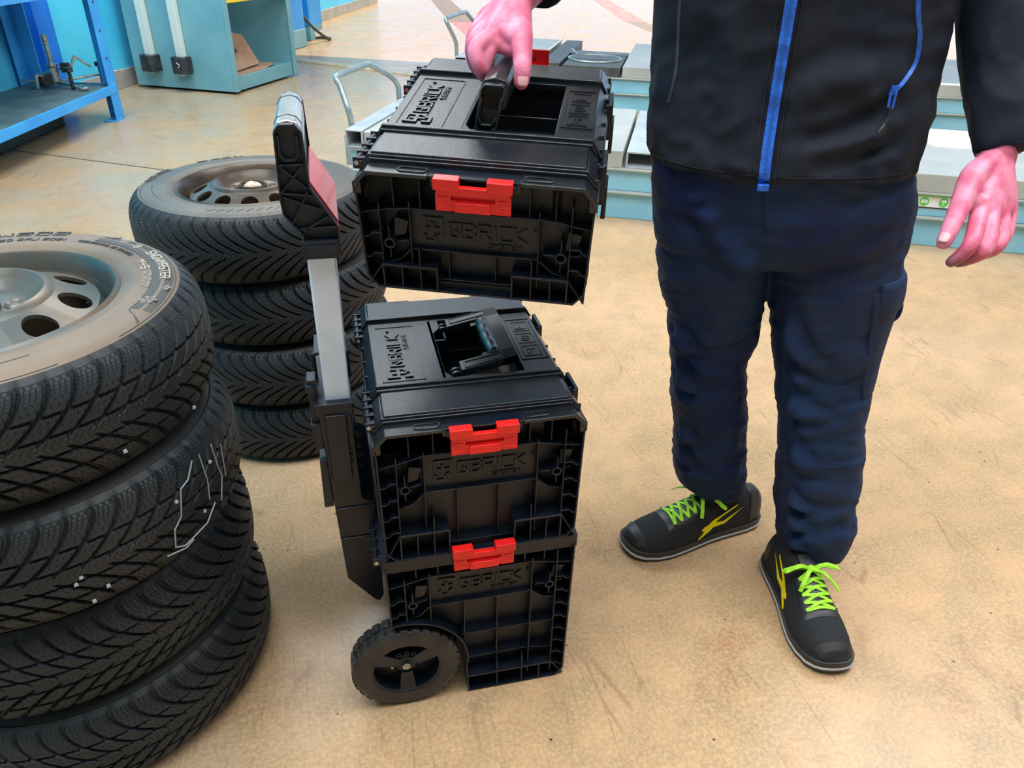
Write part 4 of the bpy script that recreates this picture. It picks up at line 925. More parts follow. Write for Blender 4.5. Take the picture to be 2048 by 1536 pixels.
# rubber valve of the near top wheel
k = MB(); a = math.radians(8); k.tube([(.168*math.cos(a), .168*math.sin(a), W1-.085), (.158*math.cos(a), .158*math.sin(a), W1-.045), (.153*math.cos(a), .153*math.sin(a), W1-.030)], [.009, .0075, .0055], 14); k.build('valve', M_SHOERUB, rimo1)
for a in (-14, -8, -30): 
    k = MB(); ar = math.radians(a); k.box(-.003, .003, -.008, .008, 0, .004, 0, Matrix.Translation(((RB1+.004)*math.cos(ar), (RB1+.004)*math.sin(ar), W1-.010)) @ Matrix.Rotation(ar, 4, 'Z')); k.build('balance_weight', M_STEEL, rimo1, .0008)
e2, tyre2, rimo2 = stack2[3]; e2.rotation_euler.z = 0
zq = lambda r: zside(R2, RB2, W2, r)
k = MB()
arc_text(k, 'MAXISS', .248, math.radians(172), zq(.25), .015, .015, t=.22)
arc_text(k, 'DOT 185/65 R14', .246, math.radians(128), zq(.25), .008, .008)
for i in range(14):
    a = math.radians(-112+i*5.2); k.bar((.232*math.cos(a), .232*math.sin(a), zq(.235)), (.262*math.cos(a+.05), .262*math.sin(a+.05), zq(.262)), .0016, .0016)
    k.bar((.232*math.cos(a+.09), .232*math.sin(a+.09), zq(.235)), (.247*math.cos(a+.03), .247*math.sin(a+.03), zq(.247)), .0016, .0016)
for i in range(30):
    a = math.radians(182+i*1.1)
    k.bar((.236*math.cos(a), .236*math.sin(a), zq(.236)), (.266*math.cos(a), .266*math.sin(a), zq(.266)), .0012, .0012)
k.build('tyre_writing', M_TIRELET, tyre2, 0, 0)
# chalk scribbles and small white specks on the treads
def tread_pt(c, R_, z0, a, h, out=.0006): return Vector((c[0]+(R_+out)*math.cos(a), c[1]+(R_+out)*math.sin(a), z0+h))
k = MB(); c = S1[1]; z0 = .397
def chalk(pts, wd):
    for (a, h), (b, g) in zip(pts, pts[1:]):
        k.bar(tread_pt((0, 0), R1, 0, math.radians(a), h), tread_pt((0, 0), R1, 0, math.radians(b), g), wd, .0012)
chalk([(-30, .175), (-33, .150), (-36, .145), (-38, .10), (-41, .085), (-42, .055), (-39, .045), (-30, .05), (-25, .07)], .0018); chalk([(-27, .175), (-26, .12), (-27, .085)], .0012); chalk([(-21, .17), (-20, .12), (-19, .10), (-22, .06)], .0015); chalk([(-16, .15), (-17, .09)], .0012); chalk([(-45, .05), (-39, .040), (-36, .044)], .0018)
o = k.build('chalk_mark', M_CHALK, stack1[2][1], 0, 0); o.rotation_euler.z = -stack1[2][0].rotation_euler.z
for n_, cnt in ((3, 2), (2, 7), (1, 4), (0, 8)):
    k = MB()
    for i in range(cnt):
        a = math.radians(random.uniform(-70, 5)); h = random.uniform(.03, .15); p = tread_pt((0, 0), R1-.001, 0, a, h)
        k.box(-.0018, .0018, -.0028, .0028, -.0022, .0022, .0006, Matrix.Translation(p) @ Matrix.Rotation(a, 4, 'Z'))
    o = k.build('white_speck', M_CHALK, stack1[n_][1], 0, 0); o.rotation_euler.z = -stack1[n_][0].rotation_euler.z
# things caught in the farther top wheel
def crumple(name, label, cat, m, c, r, n=3, flat=.5, seed=0):
    bm = bmesh.new(); bmesh.ops.create_icosphere(bm, subdivisions=n, radius=r)
    for v in bm.verts:
        d = noise.noise(v.co*(.9/r)+Vector((seed, 0, 0)))*r*.55; v.co += v.co.normalized()*d; v.co.z *= flat
    me = bpy.data.meshes.new(name); bm.to_mesh(me); bm.free(); me.materials.append(m)
    o = bpy.data.objects.new(name, me); COL.objects.link(o); o.location = c; return tag(o, label, cat)
c2 = Vector((S2[0][0], S2[0][1], 3*.1775))
crumple('crumpled_paper', 'crumpled beige paper stuffed in the hub hole of the farther top wheel', 'paper', M_PAPER, c2+Vector((0, 0, W2-.022)), .026, flat=.7)
for (a, m, lb, nm) in ((-118, M_WHITEBAG, 'white plastic bag seen through the vent holes of the farther top wheel', 'plastic_bag'), (-78, M_BLUEBAG, 'blue and yellow bag seen through a vent hole of the farther top wheel', 'plastic_bag')):
    ar = math.radians(a); crumple(nm, lb, 'bag', m, c2+Vector((.128*math.cos(ar), .128*math.sin(ar), W2-.075)), .030, flat=.55, seed=a)

# ------------------------------------------------------------------ scissor lift
lift_parts = []
def platform(root, a0, a1, b0, b1, bands):
    zl, zm, zt = .135, .265, .350
    def P(a0_, a1_, b0_, b1_, z0, z1, name, m, bev=.004, label=None):
        k = MB(); k.prism([(a0_, b0_), (a1_, b0_), (a1_, b1_), (a0_, b1_)], z0, z1, lambda p, q, d: Vector((p, q, d))); return k.build(name, m, root, bev, 0, label)
    P(a0+.01, a1, b0+.03, b1-.03, 0, zl, 'base_channel', M_LIFTPAINT)
    P(a0+.01, a1, b0, b1, zl, zl+.012, 'flange', M_LIFTTOP)
    P(a0+.01, a1, b0+.022, b1-.03, zl+.012, zm-.012, 'upper_channel', M_LIFTPAINT)
    P(a0+.01, a1, b0-.004, b1, zm-.012, zm, 'flange', M_LIFTTOP)
    for (p0, p1, m) in bands: P(p0, p1, b0, b1, zm, zt, 'deck_plate', m)
LROT = math.atan2(LA.y, LA.x)
lift = thing('scissor_lift', 'near pale blue scissor lift platform behind the person, with worn steel deck', 'lift', L0, LROT)
platform(lift, -1.46, 3.4, 0, 1.04, [(-1.36, -.005, M_LIFTTOP), (1.30, 3.4, M_LIFTTOP)])
k = MB()   # hollow inserted plate right of the gap
hp = lambda a0_, a1_, b0_, b1_, z0, z1: k.prism([(a0_, b0_), (a1_, b0_), (a1_, b1_), (a0_, b1_)], z0, z1, lambda p, q, d: Vector((p, q, d)))
hp(.012, 1.29, .012, 1.04, .338, .346); hp(.012, 1.29, .012, 1.04, .266, .274); hp(.012, .020, .012, 1.04, .27, .34); hp(1.28, 1.29, .012, 1.04, .27, .34); hp(.02, 1.28, .25, .26, .27, .34)
k.build('slide_plate', M_LIFTWHITE, lift, .001, 0)
k = MB()   # square tube along the left end
for q in ((-1.46, -1.452), (-1.372, -1.364)): hp(q[0], q[1], -.01, 1.16, .268, .356)
hp(-1.46, -1.364, -.01, 1.16, .349, .357); hp(-1.46, -1.364, -.01, 1.16, .266, .274)
k.build('end_tube', M_LIFTWHITE, lift, .002, 0)
def lift_handle(root, b0, b1, h0=.35, out=-.03):
    k = MB(); a = -1.48
    pts = [(a, b0, .26), (a, b0, .37), (a-.006, b0-.012, .43), (a-.05, b0+.02, .53), (a-.075, b0+.03, .575), (a-.075, b0+.09, .588), (a-.07, b1-.32, .588), (a-.065, b1-.26, .575), (a-.03, b1-.06, .49), (a-.005, b1, .43), (a, b1+.005, .36), (a, b1+.005, .26)]
    k.tube(smooth_path(pts, 5), .0165, 14); k.build('lift_handle', M_GALV, root)
    k = MB(); k.box(a-.035, a+.02, b0-.03, b0+.05, .14, .30); k.build('handle_plate', M_LIFTWHITE, root, .002)
lift_handle(lift, .13, .90)
k = MB(); k.cyl((-1.40, -.006, .235), (-1.40, .02, .235), .010, 6); k.build('bolt', M_STEEL, lift)
# safety sticker on the near platform
k = MB(); k.box(1.06, 1.62, .0188, .021, .185, .250); st_ = k.build('safety_sticker', M_STICKW, lift, 0, 0, label='white safety sticker with green and red pictogram fields')
def stick(x0, x1, z0, z1, m, nm='sticker_field'): 
    k = MB(); k.box(x0, x1, .0178, .0188, z0, z1); k.build(nm, m, st_, 0, 0)
stick(1.37, 1.62, .241, .249, M_STICKG); stick(1.08, 1.355, .241, .249, M_STICKR); stick(1.37, 1.62, .186, .192, M_STICKK); stick(1.08, 1.355, .186, .192, M_STICKK)
for i in range(2):
    k = MB(); cx = 1.425+i*.085; k.tube([(cx, .0188, .217), (cx, .0174, .217)], .021, 28)
    dsc = k.build('pictogram_disc', M_STICKG, st_, 0, 0); k = MB(); B_ = lambda x0, x1, z0, z1: k.box(cx+x0, cx+x1, .0168, .0174, .217+z0, .217+z1)
    if i == 0: B_(-.014, -.0015, -.006, .008); B_(.0015, .014, -.006, .008); B_(-.010, .010, .009, .011)
    else: k.prism([(cx-.014, .219), (cx+.014, .219), (cx+.009, .229), (cx, .233), (cx-.009, .229)], .0168, .0174, lambda p, q, d: (p, d, q)); B_(-.001, .001, -.012, .004); B_(-.006, -.001, -.013, -.011)
    k.build('pictogram', M_STICKW, dsc, 0, 0)
for x in (1.12, 1.19):
    k = MB(); k.bar((x, .0178, .200), (x+.05, .0178, .232), .006, .001); k.bar((x, .0178, .232), (x+.05, .0178, .215), .004, .001); k.build('pictogram', M_REDLABEL, st_, 0, 0)
lift2 = thing('scissor_lift', 'far scissor lift platform with round turntable behind the lifted toolbox', 'lift', L0+LB*2.70, LROT)
platform(lift2, -1.62, 3.6, 0, 1.5, [(-1.52, -.95, M_LIFTTOP), (-.90, -.745, M_TURN), (-.23, 3.6, M_LIFTTOP)])
k = MB()
for q in ((-1.62, -1.612), (-1.532, -1.524)): hp(q[0], q[1], -.01, 1.55, .268, .356)
hp(-1.62, -1.524, -.01, 1.55, .349, .357); hp(-1.62, -1.524, -.01, 1.55, .266, .274); k.build('end_tube', M_LIFTWHITE, lift2, .002, 0)
o = MB(); k = o
a = -1.64; pts = [(a, .12, .26), (a, .12, .40), (a-.006, .10, .47), (a-.05, .06, .58), (a-.07, .06, .62), (a-.07, .12, .635), (a-.06, .62, .635), (a-.06, .70, .62), (a-.03, .88, .52), (a, .95, .44), (a, .95, .26)]
k.tube(smooth_path(pts, 5), .0165, 14); k.build('lift_handle', M_GALV, lift2)
k = MB(); hp(-.95, -.935, .02, 1.5, .35, .362); k.build('white_edge_strip', M_STICKW, lift2, .002, 0)
k = MB(); hp(-.72, -.25, .0, .90, .265, .338); tt = k.build('turntable_frame', M_TURN, lift2, .003, 0)
k = MB(); k.lathe([(0, .346), (.205, .346), (.215, .340), (.215, .33)], 56, (-.50, .42, 0)); dk = k.build('turntable', M_TURN, tt)
k = MB(); k.tube([(-.50+.222*math.cos(x), .42+.222*math.sin(x), .343) for x in np.linspace(0, 2*PI, 57)[:-1]], .010, 8, True); k.bar((-.74, .66, .352), (-.24, .70, .352), .022, .01); k.bar((-.68, .58, .352), (-.76, .86, .352), .02, .01); k.build('turntable_ring', M_GALV, tt)

# ------------------------------------------------------------------ left side of the room
# teal cabinet, open to the right
CE = Vector((.878, -.478, 0)).normalized(); CF = Vector((-CE.y, CE.x, 0)); CM_ = Vector((-.7593, 6.2068, 0))
cab = thing('cabinet', 'teal steel cabinet open on its right side with two white rails on its flank', 'cabinet', CM_, math.atan2(CE.y, CE.x))
def cbx(x0, x1, y0, y1, z0, z1, name, m, par=cab, bev=.004, lb=None):
    k = MB(); k.box(x0, x1, y0, y1, z0, z1); return k.build(name, m, par, bev, 0, lb)
DX, DY, HH = .98, 1.04, 1.75
cbx(-DX, 0, 0, .03, .02, HH, 'side_panel', M_CAB); cbx(-DX, 0, DY-.03, DY, .02, HH, 'side_panel', M_CAB)
cbx(-DX, -DX+.03, .03, DY-.03, .02, HH, 'back_panel', M_CAB); cbx(-DX, 0, 0, DY, HH, HH+.03, 'top_panel', M_CAB)
cbx(-DX+.03, -.02, .03, DY-.03, .08, .12, 'bottom_panel', M_CAB); cbx(-.035, -.012, .03, DY-.03, .02, .135, 'kick_panel', M_CAB)
cbx(-.004, .012, -.004, .055, .02, HH, 'door_frame', M_CAB); cbx(-.004, .012, DY-.055, DY+.004, .02, HH, 'door_frame', M_CAB)
cbx(-.03, .008, .055, DY-.055, .70, 1.10, 'yellow_drawer', M_YSIGN, lb='yellow drawer front')
for i, x in enumerate((-.765, -.455)):
    r_ = cbx(x-.035, x+.035, -.055, -.004, .28, 1.55, 'rail', M_WHITEPAINT, lb='white square rail')
    k = MB(); k.prism([(x-.07, -.002), (x-.07, -.085), (x-.045, -.115), (x+.045, -.115), (x+.075, -.085), (x+.075, -.002)], .155, .285, lambda p, q, d: (p, q, d)); e_ = k.build('rail_end_block', M_BLACKMETAL, r_, .006, label='black plastic end block')
    k = MB(); k.box(x-.03, x+.03, -.085, -.02, .135, .155); k.build('steel_stud', M_STEEL, e_, .005)
k = MB(); k.box(-.375, -.37, -.098, -.09, .2, .27)
tb = [(-.443, -.1165, .205), (-.425, -.1165, .225), (-.452, -.1165, .245)]
k = MB(); k.tube(tb, .003, 6); k.build('arrow_mark', M_STICKW, cab)
# cardboard in the cabinet
def cpt(x, y, z): return CM_+CE*x+CF*y+Vector((0, 0, z))
def card(pts, th, name, label, hole=None):
    P = [cpt(*p) for p in pts]; n = (P[1]-P[0]).cross(P[2]-P[0]).normalized()*th
    k = MB(); m_ = len(P); k.add([p-n/2 for p in P]+[p+n/2 for p in P], [tuple(range(m_))[::-1], tuple(range(m_, 2*m_))]+[(i, (i+1) % m_, m_+(i+1) % m_, m_+i) for i in range(m_)])
    return tag(k.build(name, M_CARD, None, .001, 0), label, 'cardboard')
cd = card([(-.10, .12, .15), (-.13, .62, .165), (-.26, .60, .40), (-.40, .42, .45), (-.30, .10, .33)], .008, 'cardboard_sheet', 'bent brown cardboard sheet leaning in the open teal cabinet')
n_ = (cpt(-.13, .62, .165)-cpt(-.10, .12, .15)).cross(cpt(-.26, .60, .40)-cpt(-.10, .12, .15)).normalized()
if n_.dot(cam.matrix_world.translation-CM_) < 0: n_ = -n_
k = MB(); A_ = [cpt(*p) for p in ((-.185, .27, .275), (-.195, .40, .28), (-.225, .39, .33), (-.215, .26, .325))]; k.add([p+n_*.005 for p in A_]+[p+n_*.0062 for p in A_], [(3, 2, 1, 0), (4, 5, 6, 7), (0, 1, 5, 4), (1, 2, 6, 5), (2, 3, 7, 6), (3, 0, 4, 7)])
o = k.build('window_cutout', M_CARDIN, cd, 0, 0)
card([(-.02, .10, .138), (-.025, .55, .138), (-.10, .82, .142), (-.22, .80, .145), (-.24, .10, .145)], .006, 'cardboard_flap', 'flat torn cardboard lying on the floor of the teal cabinet')
# blue machines and hose behind the cabinet
def rotbox(name, label, cat, c, e, sx, sy, z0, z1, m, bev=.01):
    t = thing(name, label, cat, (c[0], c[1], 0), math.atan2(e.y, e.x)); k = MB(); k.box(0, sx, 0, sy, z0, z1); k.build('housing', m, t, bev, 0); return t
ME_ = Vector((.88, -.47, 0))
rm = rotbox('machine_housing', 'narrow bright blue machine housing directly right of the teal cabinet', 'machine', (-.80, 8.93), ME_, .42, .55, .0, 1.6, M_BLUE)
k = MB(); k.box(-.004, .425, -.006, .556, .005, .20); k.build('plinth', M_CAB, rm, .006)
rm = rotbox('garage_machine', 'blue garage machine on dark feet with a hanging hose', 'machine', (-.56, 9.98), ME_, .50, .34, .16, 1.6, M_BLUE)
k = MB(); k.box(.02, .14, -.01, .12, 0, .16); k.box(.37, .505, -.01, .12, 0, .16); k.box(.02, .50, .02, .33, .10, .17); k.build('base', M_CAB, rm, .006)
k = MB(); k.tube(smooth_path([(-.42, 8.93, 1.5), (-.40, 8.95, .95), (-.30, 9.1, .55), (-.14, 9.35, .26), (.04, 9.62, .07), (.12, 9.82, .02), (.02, 9.92, .02), (-.12, 9.86, .02)], 8), .018, 10)
tag(k.build('hose', M_BLACKMETAL), 'thin dark hose hanging in front of the blue garage machine', 'hose')
# work bench along the left wall
bdir = Vector((.205, .979, 0)).normalized()
bn = thing('workbench', 'blue steel workbench with worn lower shelf along the cyan wall', 'workbench', (-1.495, 5.39, 0), math.atan2(bdir.y, bdir.x))
def bbx(x0, x1, y0, y1, z0, z1, name, m, bev=.003): k = MB(); k.box(x0, x1, y0, y1, z0, z1); return k.build(name, m, bn, bev, 0)
BLn = 2.8; BD = .62
def ang(x, y, z0, z1, sx, sy):
    k = MB(); k.box(min(x, x+sx*.13), max(x, x+sx*.13), min(y, y+sy*.006), max(y, y+sy*.006), z0, z1); k.box(min(x, x+sx*.006), max(x, x+sx*.006), min(y, y+sy*.10), max(y, y+sy*.10), z0, z1)
    return k.build('post', M_BLUE, bn, .002, 0)
p1 = ang(0, 0, 0, .92, -1, 1); ang(-BLn, 0, 0, .92, 1, 1); ang(0, BD, 0, .92, -1, -1); ang(-BLn, BD, 0, .92, 1, -1)
k = MB(); k.box(-.15, .012, -.004, .09, 0, .008); k.build('foot_plate', M_BLUE, p1, .002)
for z in (.42, .60, .78):
    k = MB(); k.cyl((-.065, -.002, z), (-.065, .004, z), .010, 12); k.build('bolt', M_BLACKMETAL, p1)
bbx(-BLn, -.02, -.004, .010, .185, .245, 'shelf_rail', M_BLUE); bbx(-.012, .0, .0, BD, .185, .245, 'shelf_rail', M_BLUE)
bbx(-BLn, -.01, .008, BD, .232, .240, 'shelf', M_SHELF); bbx(-BLn-.03, .04, -.03, BD+.02, .92, .96, 'worktop', M_SHELF)
bbx(-BLn, 0, -.004, .010, .84, .92, 'top_rail', M_BLUE)
o = MB(); 
gc = thing('steel_crate', 'low dark green steel crate on the floor under the workbench', 'crate', (-1.90, 5.20, 0), math.atan2(bdir.y, bdir.x))
k = MB(); k.box(-1.9, 0, -.05, .28, .002, .012)
for b_ in ((-1.9, 0, -.05, -.035), (-1.9, 0, .27, .28), (-.01, 0, -.05, .28), (-1.9, -1.89, -.05, .28)): k.box(*b_, .002, .10)
k.build('tray', M_DARKGREEN, gc, .002, 0)
# gear puller lying on the bench shelf
T0 = Vector((-1.86, 5.28, .240))
pl = thing('gear_puller', 'steel three-armed gear puller standing on the workbench shelf', 'tool', T0, 0)
k = MB(); k.lathe([(0, .03), (.045, .03), (.05, .05), (.042, .10), (.045, .12), (.038, .17), (.05, .18), (.05, .20), (.03, .205), (.0, .205)], 28); k.build('hub', M_STEEL, pl)
k = MB(); k.lathe([(.021, .20), (.020, .36), (.024, .365), (.024, .385), (.019, .39), (.019, .40), (.026, .415), (.022, .44), (0, .447)], 20); k.build('spindle', M_STEEL, pl)
def arm(pts, w_, h_): 
    k = MB(); P = [Vector(p) for p in pts]
    for a, b in zip(P, P[1:]): k.bar(a, b, w_, h_)
    k.build('arm', M_STEEL, pl, .003)
arm([(-.02, .0, .05), (-.30, .02, .06)], .03, .02); arm([(.0, -.02, .05), (.14, -.10, .035), (.26, -.22, .02), (.30, -.20, .02), (.20, -.06, .02)], .03, .02); arm([(.03, .02, .05), (.22, .12, .07), (.52, .28, .10)], .035, .02)
arm([(-.03, -.05, .10), (-.10, -.16, .13), (-.11, -.17, .02)], .022, .022); arm([(.04, .04, .15), (.13, .10, .16), (.17, .12, .25), (.22, .13, .20), (.28, .15, .15)], .022, .02); arm([(-.02, .02, .15), (-.12, .06, .10)], .02, .02)
k = MB(); k.box(-.145, -.075, -.22, -.19, .0, .014); k.build('foot_pad', M_STEEL, pl, .003)
k = MB(); k.cyl((-.09, -.06, .07), (-.04, -.09, .07), .055, 24); k.build('cam_disc', M_BLACKMETAL, pl, .003)
k = MB(); k.box(.06, .13, .02, .07, .12, .20); k.build('clamp_block', M_BLACKMETAL, pl, .003)
pl.scale = (.78, .78, .78)
for x, y in ((.16, -.12), (.34, .20)):
    k = MB(); k.cyl((x, y, .0), (x, y, .15), .017, 16); k.tube([(x, y, .15), (x, y, .185)], .042, 6); k.build('bolt', M_BLACKMETAL, pl, .002)

# ------------------------------------------------------------------ person
CR = Vector((.9737, -.2279, 0)).normalized(); CH = Vector((-CR.y, CR.x, 0))   # lateral and depth directions of the standing figure
person = thing('person', 'person in dark jacket and navy work trousers lifting the top toolbox by its handle', 'person', (.86, .26, 0))
def pch(o): 
    o.parent = person; o.location = -person.location; return o
def fold_surface(o, amp=1.0, nz=.0035, vertical=1.0, zmin=None):
    me = o.data; n = len(me.vertices); co = np.zeros(n*3); no = np.zeros(n*3)
    me.vertices.foreach_get('co', co); me.vertices.foreach_get('normal', no); co = co.reshape(-1, 3); no = no.reshape(-1, 3)
    d = np.zeros(n)
    for pl_, a, wd in FOLDS:
        P = [np.array(p) for p in smooth_path(pl_, 5)]
        best = np.full(n, 1e9); tt = np.zeros(n)
        for i, (p, q) in enumerate(zip(P, P[1:])):
            p, q = np.array(p), np.array(q); v = q-p; t = np.clip(((co-p)@v)/(v@v), 0, 1)
            ds = np.linalg.norm(co-p-t[:, None]*v, axis=1); m = ds < best; best[m] = ds[m]; tt[m] = (i+t[m])/(len(P)-1)
        # only the outer skin facing the line; fade at both ends
        fade = np.clip(np.minimum(tt, 1-tt)*5, .25, 1)
        near = np.exp(-(np.maximum(best-.004, 0)/(wd*1.25))**2)
        d += a*1.25*near*fade - a*.5*np.exp(-((best-wd*2.2)/(wd*1.1))**2)*fade
    if nz:
        for i in range(n):
            c = co[i]; v = Vector((c[0]*9, c[1]*9, c[2]*16*vertical)); d[i] += nz*noise.noise(v)+nz*.8*(1-abs(noise.noise(v*2.3+Vector((3, 1, 7))))*4)*.35
    co += no*(d*amp)[:, None]
    me.vertices.foreach_set('co', co.reshape(-1)); me.update()
    return o
lo = dict(n=56, power=2.15, xdir=CR, ydir=CH)
k = MB(); k.loft(PELVIS, **lo); k.loft(LEG_R, **lo); k.loft(LEG_L, **lo)
# cargo pocket and flap on the outer left thigh, loop below
out = (CR*.86-CH*.5).normalized()
def gp_(z):
    zz = [r[2] for r in LEG_L][::-1]; g = lambda j: float(np.interp(z, zz, [r[j] for r in LEG_L][::-1])); return Vector((g(0), g(1), z)), g(3), g(4)
def side_pad(a0, a1, z0, z1, th, taper=0):
    P = []; 
    m = MB(); na, nz_ = 10, 8; vs = []
    for lay in (0, 1):
        for i in range(nz_+1):
            z = z1+(z0-z1)*i/nz_
            for j in range(na+1):
                a = math.radians(a0+(a1-a0)*j/na+taper*i/nz_*(1-j/na)); c, rx, ry = gp_(z)
                e = (th if lay else -.012)*(.6 if (j in (0, na) or i in (0, nz_)) and lay else 1)
                vs.append(c+CR*(rx+e)*math.cos(a)+CH*(ry+e)*math.sin(a))
    N_ = (na+1)*(nz_+1); fs = []
    for i in range(nz_):
        for j in range(na):
            q = (i*(na+1)+j, i*(na+1)+j+1, (i+1)*(na+1)+j+1, (i+1)*(na+1)+j); fs.append(q[::-1]); fs.append(tuple(t+N_ for t in q))
    bd = [j for j in range(na+1)]+[(i+1)*(na+1)-1 for i in range(1, nz_+1)]+[nz_*(na+1)+j for j in range(na-1, -1, -1)]+[i*(na+1) for i in range(nz_-1, 0, -1)]
    for a, b in zip(bd, bd[1:]+bd[:1]): fs.append((a, b, b+N_, a+N_))
    m.add(vs, fs); return m
tr = pch(fold_surface(remeshed(k, 'trousers', M_PANTS, .0058, 3), 1.9, .0032)); tr['label'] = 'navy work trousers, creased, with dusty knees'
pk = side_pad(-74, 12, .505, .735, .009, 16).build('cargo_pocket', M_PANTS, tr, .003, 60)
fl = side_pad(-66, 14, .685, .752, .015).build('pocket_flap', M_PANTS, pk, .003, 60)
c, rx, ry = gp_(.66); k = MB(); q = c+CR*(rx+.012)-CH*.01; k.tube(smooth_path([q+Vector((0, 0, .025)), q+CR*.012+Vector((0, 0, .012)), q+CR*.012-Vector((0, 0, .012)), q-Vector((0, 0, .025))], 4), .004, 8); k.build('tool_loop', M_PANTS, tr)
M_TSEAM = mat('trouser_seam', (.004, .008, .02), .8)
# jacket
TOP = [(.738, .277, 1.25, .232, .152), (.734, .272, 1.32, .232, .150), (.728, .262, 1.40, .232, .140), (.720, .250, 1.46, .205, .115), (.712, .240, 1.505, .115, .085), (.708, .235, 1.54, .075, .072)]
k = MB(); k.loft(TORSO+TOP, **lo)
SL = SLEEVE_L+[(1.048, .200, 1.25, .071, .071), (1.030, .212, 1.32, .074, .074), (.965, .222, 1.39, .080, .080), (.89, .23, 1.42, .080, .078)]
def cap_path(mb, pts, rs, n=36):
    P = smooth_path([p[:3] for p in pts], 6); R_ = np.interp(np.linspace(0, len(pts)-1, len(P)), range(len(pts)), rs); mb.tube(P, list(R_), n)
cap_path(k, SL, [r[3] for r in SL])
SR = [(.3150, .3385, 1.208), (.345, .372, 1.222), (.40, .43, 1.245), (.468, .50, 1.268), (.50, .455, 1.34), (.535, .38, 1.40), (.58, .31, 1.42)]
cap_path(k, SR, [.043, .048, .055, .063, .066, .072, .08])
# stand-up collar
k.tube([(.708, .235, 1.52), (.704, .228, 1.56), (.702, .224, 1.585)], [.082, .078, .074], 32)
jk = pch(fold_surface(remeshed(k, 'jacket', M_JACKET, .0062, 4), 1.8, .0035, .6)); jk['label'] = 'black soft-shell jacket with blue zips'
def ribbon(pts, w_, t, lift=.004, toward=None, name='zip', m=None, par=None, n=8):
    tw = toward or -CH; P = [p+tw*lift for p in smooth_path(pts, n)]; k_ = MB()
    for a, b in zip(P, P[1:]):
        d = (b-a).normalized(); k_.bar(a-d*.001, b+d*.001, w_, t, up=tw)
    return k_.build(name, m, par, 0, 0)
jsurf = None
from mathutils.bvhtree import BVHTree
def snap(ob, pts, dirn, lift=0.0):
    """drop the points of a line on the cloth surface, travelling along dirn"""
    bv = BVHTree.FromPolygons([v.co.copy() for v in ob.data.vertices], [tuple(p.vertices) for p in ob.data.polygons]); o_ = []
    for p in pts:
        p = Vector(p); h = bv.ray_cast(p-dirn*.25, dirn)
        o_.append((h[0] if h[0] else p)-dirn*lift)
    return o_
camp = cam.matrix_world.translation
def on_cloth(ob, pts, w_, t, name, m, par, n=5, lift=.0015):
    P = smooth_path(pts, n); dn = sum(((p-camp).normalized() for p in P), Vector())/len(P); dn.normalize()
    S_ = [snap(ob, [p], (p-camp).normalized(), lift)[0] for p in P]
    k_ = MB()
    for a, b in zip(S_, S_[1:]):
        d = (b-a).normalized(); k_.bar(a-d*.0008, b+d*.0008, w_, t, up=-dn)
    return k_.build(name, m, par, 0, 0)
up_zip = [(Vector(ZIP[0])+(Vector(ZIP[0])-Vector(ZIP[1]))*1.2)]
ZUP = [tuple(Vector(ZIP[0])+Vector(q)) for q in ((-.012, .03, .33), (-.008, .004, .22), (-.004, 0, .11))]
ZIP = ZUP+ZIP
PZIP_L = [tuple(Vector(PZIP_L[0])+Vector((-.012, .0, .08)))]+PZIP_L; PZIP_R = [tuple(Vector(PZIP_R[0])+Vector((.006, .0, .08)))]+PZIP_R
z_ = on_cloth(jk, [Vector(p) for p in ZIP], .0165, .003, 'main_zip', M_BLUEZIP, jk, 8); z_['label'] = 'bright blue front zip'
on_cloth(jk, [Vector(p) for p in ZIP], .0045, .0045, 'zip_teeth', mat('zip_teeth', (.01, .10, .42), .4), z_, 8)
k = MB(); e_ = snap(jk, [Vector(ZIP[-1])], (Vector(ZIP[-1])-camp).normalized(), .002)[0]; k.box(e_.x-.009, e_.x+.009, e_.y-.004, e_.y+.003, e_.z-.006, e_.z+.004); k.build('zip_box', M_BLUEZIP, z_, .001)
M_SEAM = mat('seam_thread', (.006, .007, .010), .8)
for off_ in (-.017, .017):
    on_cloth(jk, [Vector(p)+CR*off_ for p in ZIP[:-1]+[tuple(Vector(ZIP[-2]).lerp(Vector(ZIP[-1]), .8))]], .0022, .0025, 'seam', M_SEAM, jk, 6)
pz = on_cloth(jk, [Vector(p) for p in PZIP_L], .0065, .003, 'pocket_zip', M_BLUEZIP, jk, 6); pz['label'] = 'blue pocket zip'
pz2 = on_cloth(jk, [Vector(p) for p in PZIP_R], .005, .0028, 'pocket_zip', mat('dark_zip', (.03, .05, .08), .5), jk, 6)
e_ = snap(jk, [Vector(PZIP_L[-1])], (Vector(PZIP_L[-1])-camp).normalized(), .004)[0]
k = MB(); k.tube([e_+Vector((-.004, 0, .004)), e_+Vector((.003, -.003, .002)), e_+Vector((.003, -.004, -.022)), e_+Vector((-.005, -.004, -.020))], .0022, 8, True); k.box(e_.x-.006, e_.x+.006, e_.y-.003, e_.y+.002, e_.z-.003, e_.z+.010); k.build('zip_pull', M_BLUEZIP, pz, .0006)
k = MB(); k.tube(smooth_path([e_+Vector((-.002, -.005, -.020)), e_+Vector((-.003, -.009, -.034)), e_+Vector((-.011, -.012, -.046))], 4), .0018, 8); k.tube([e_+Vector((-.010, -.013, -.044)), e_+Vector((-.013, -.014, -.050)), e_+Vector((-.018, -.014, -.060))], [.003, .0058, .005], 10); k.build('pull_cord', M_SHOERUB, pz)
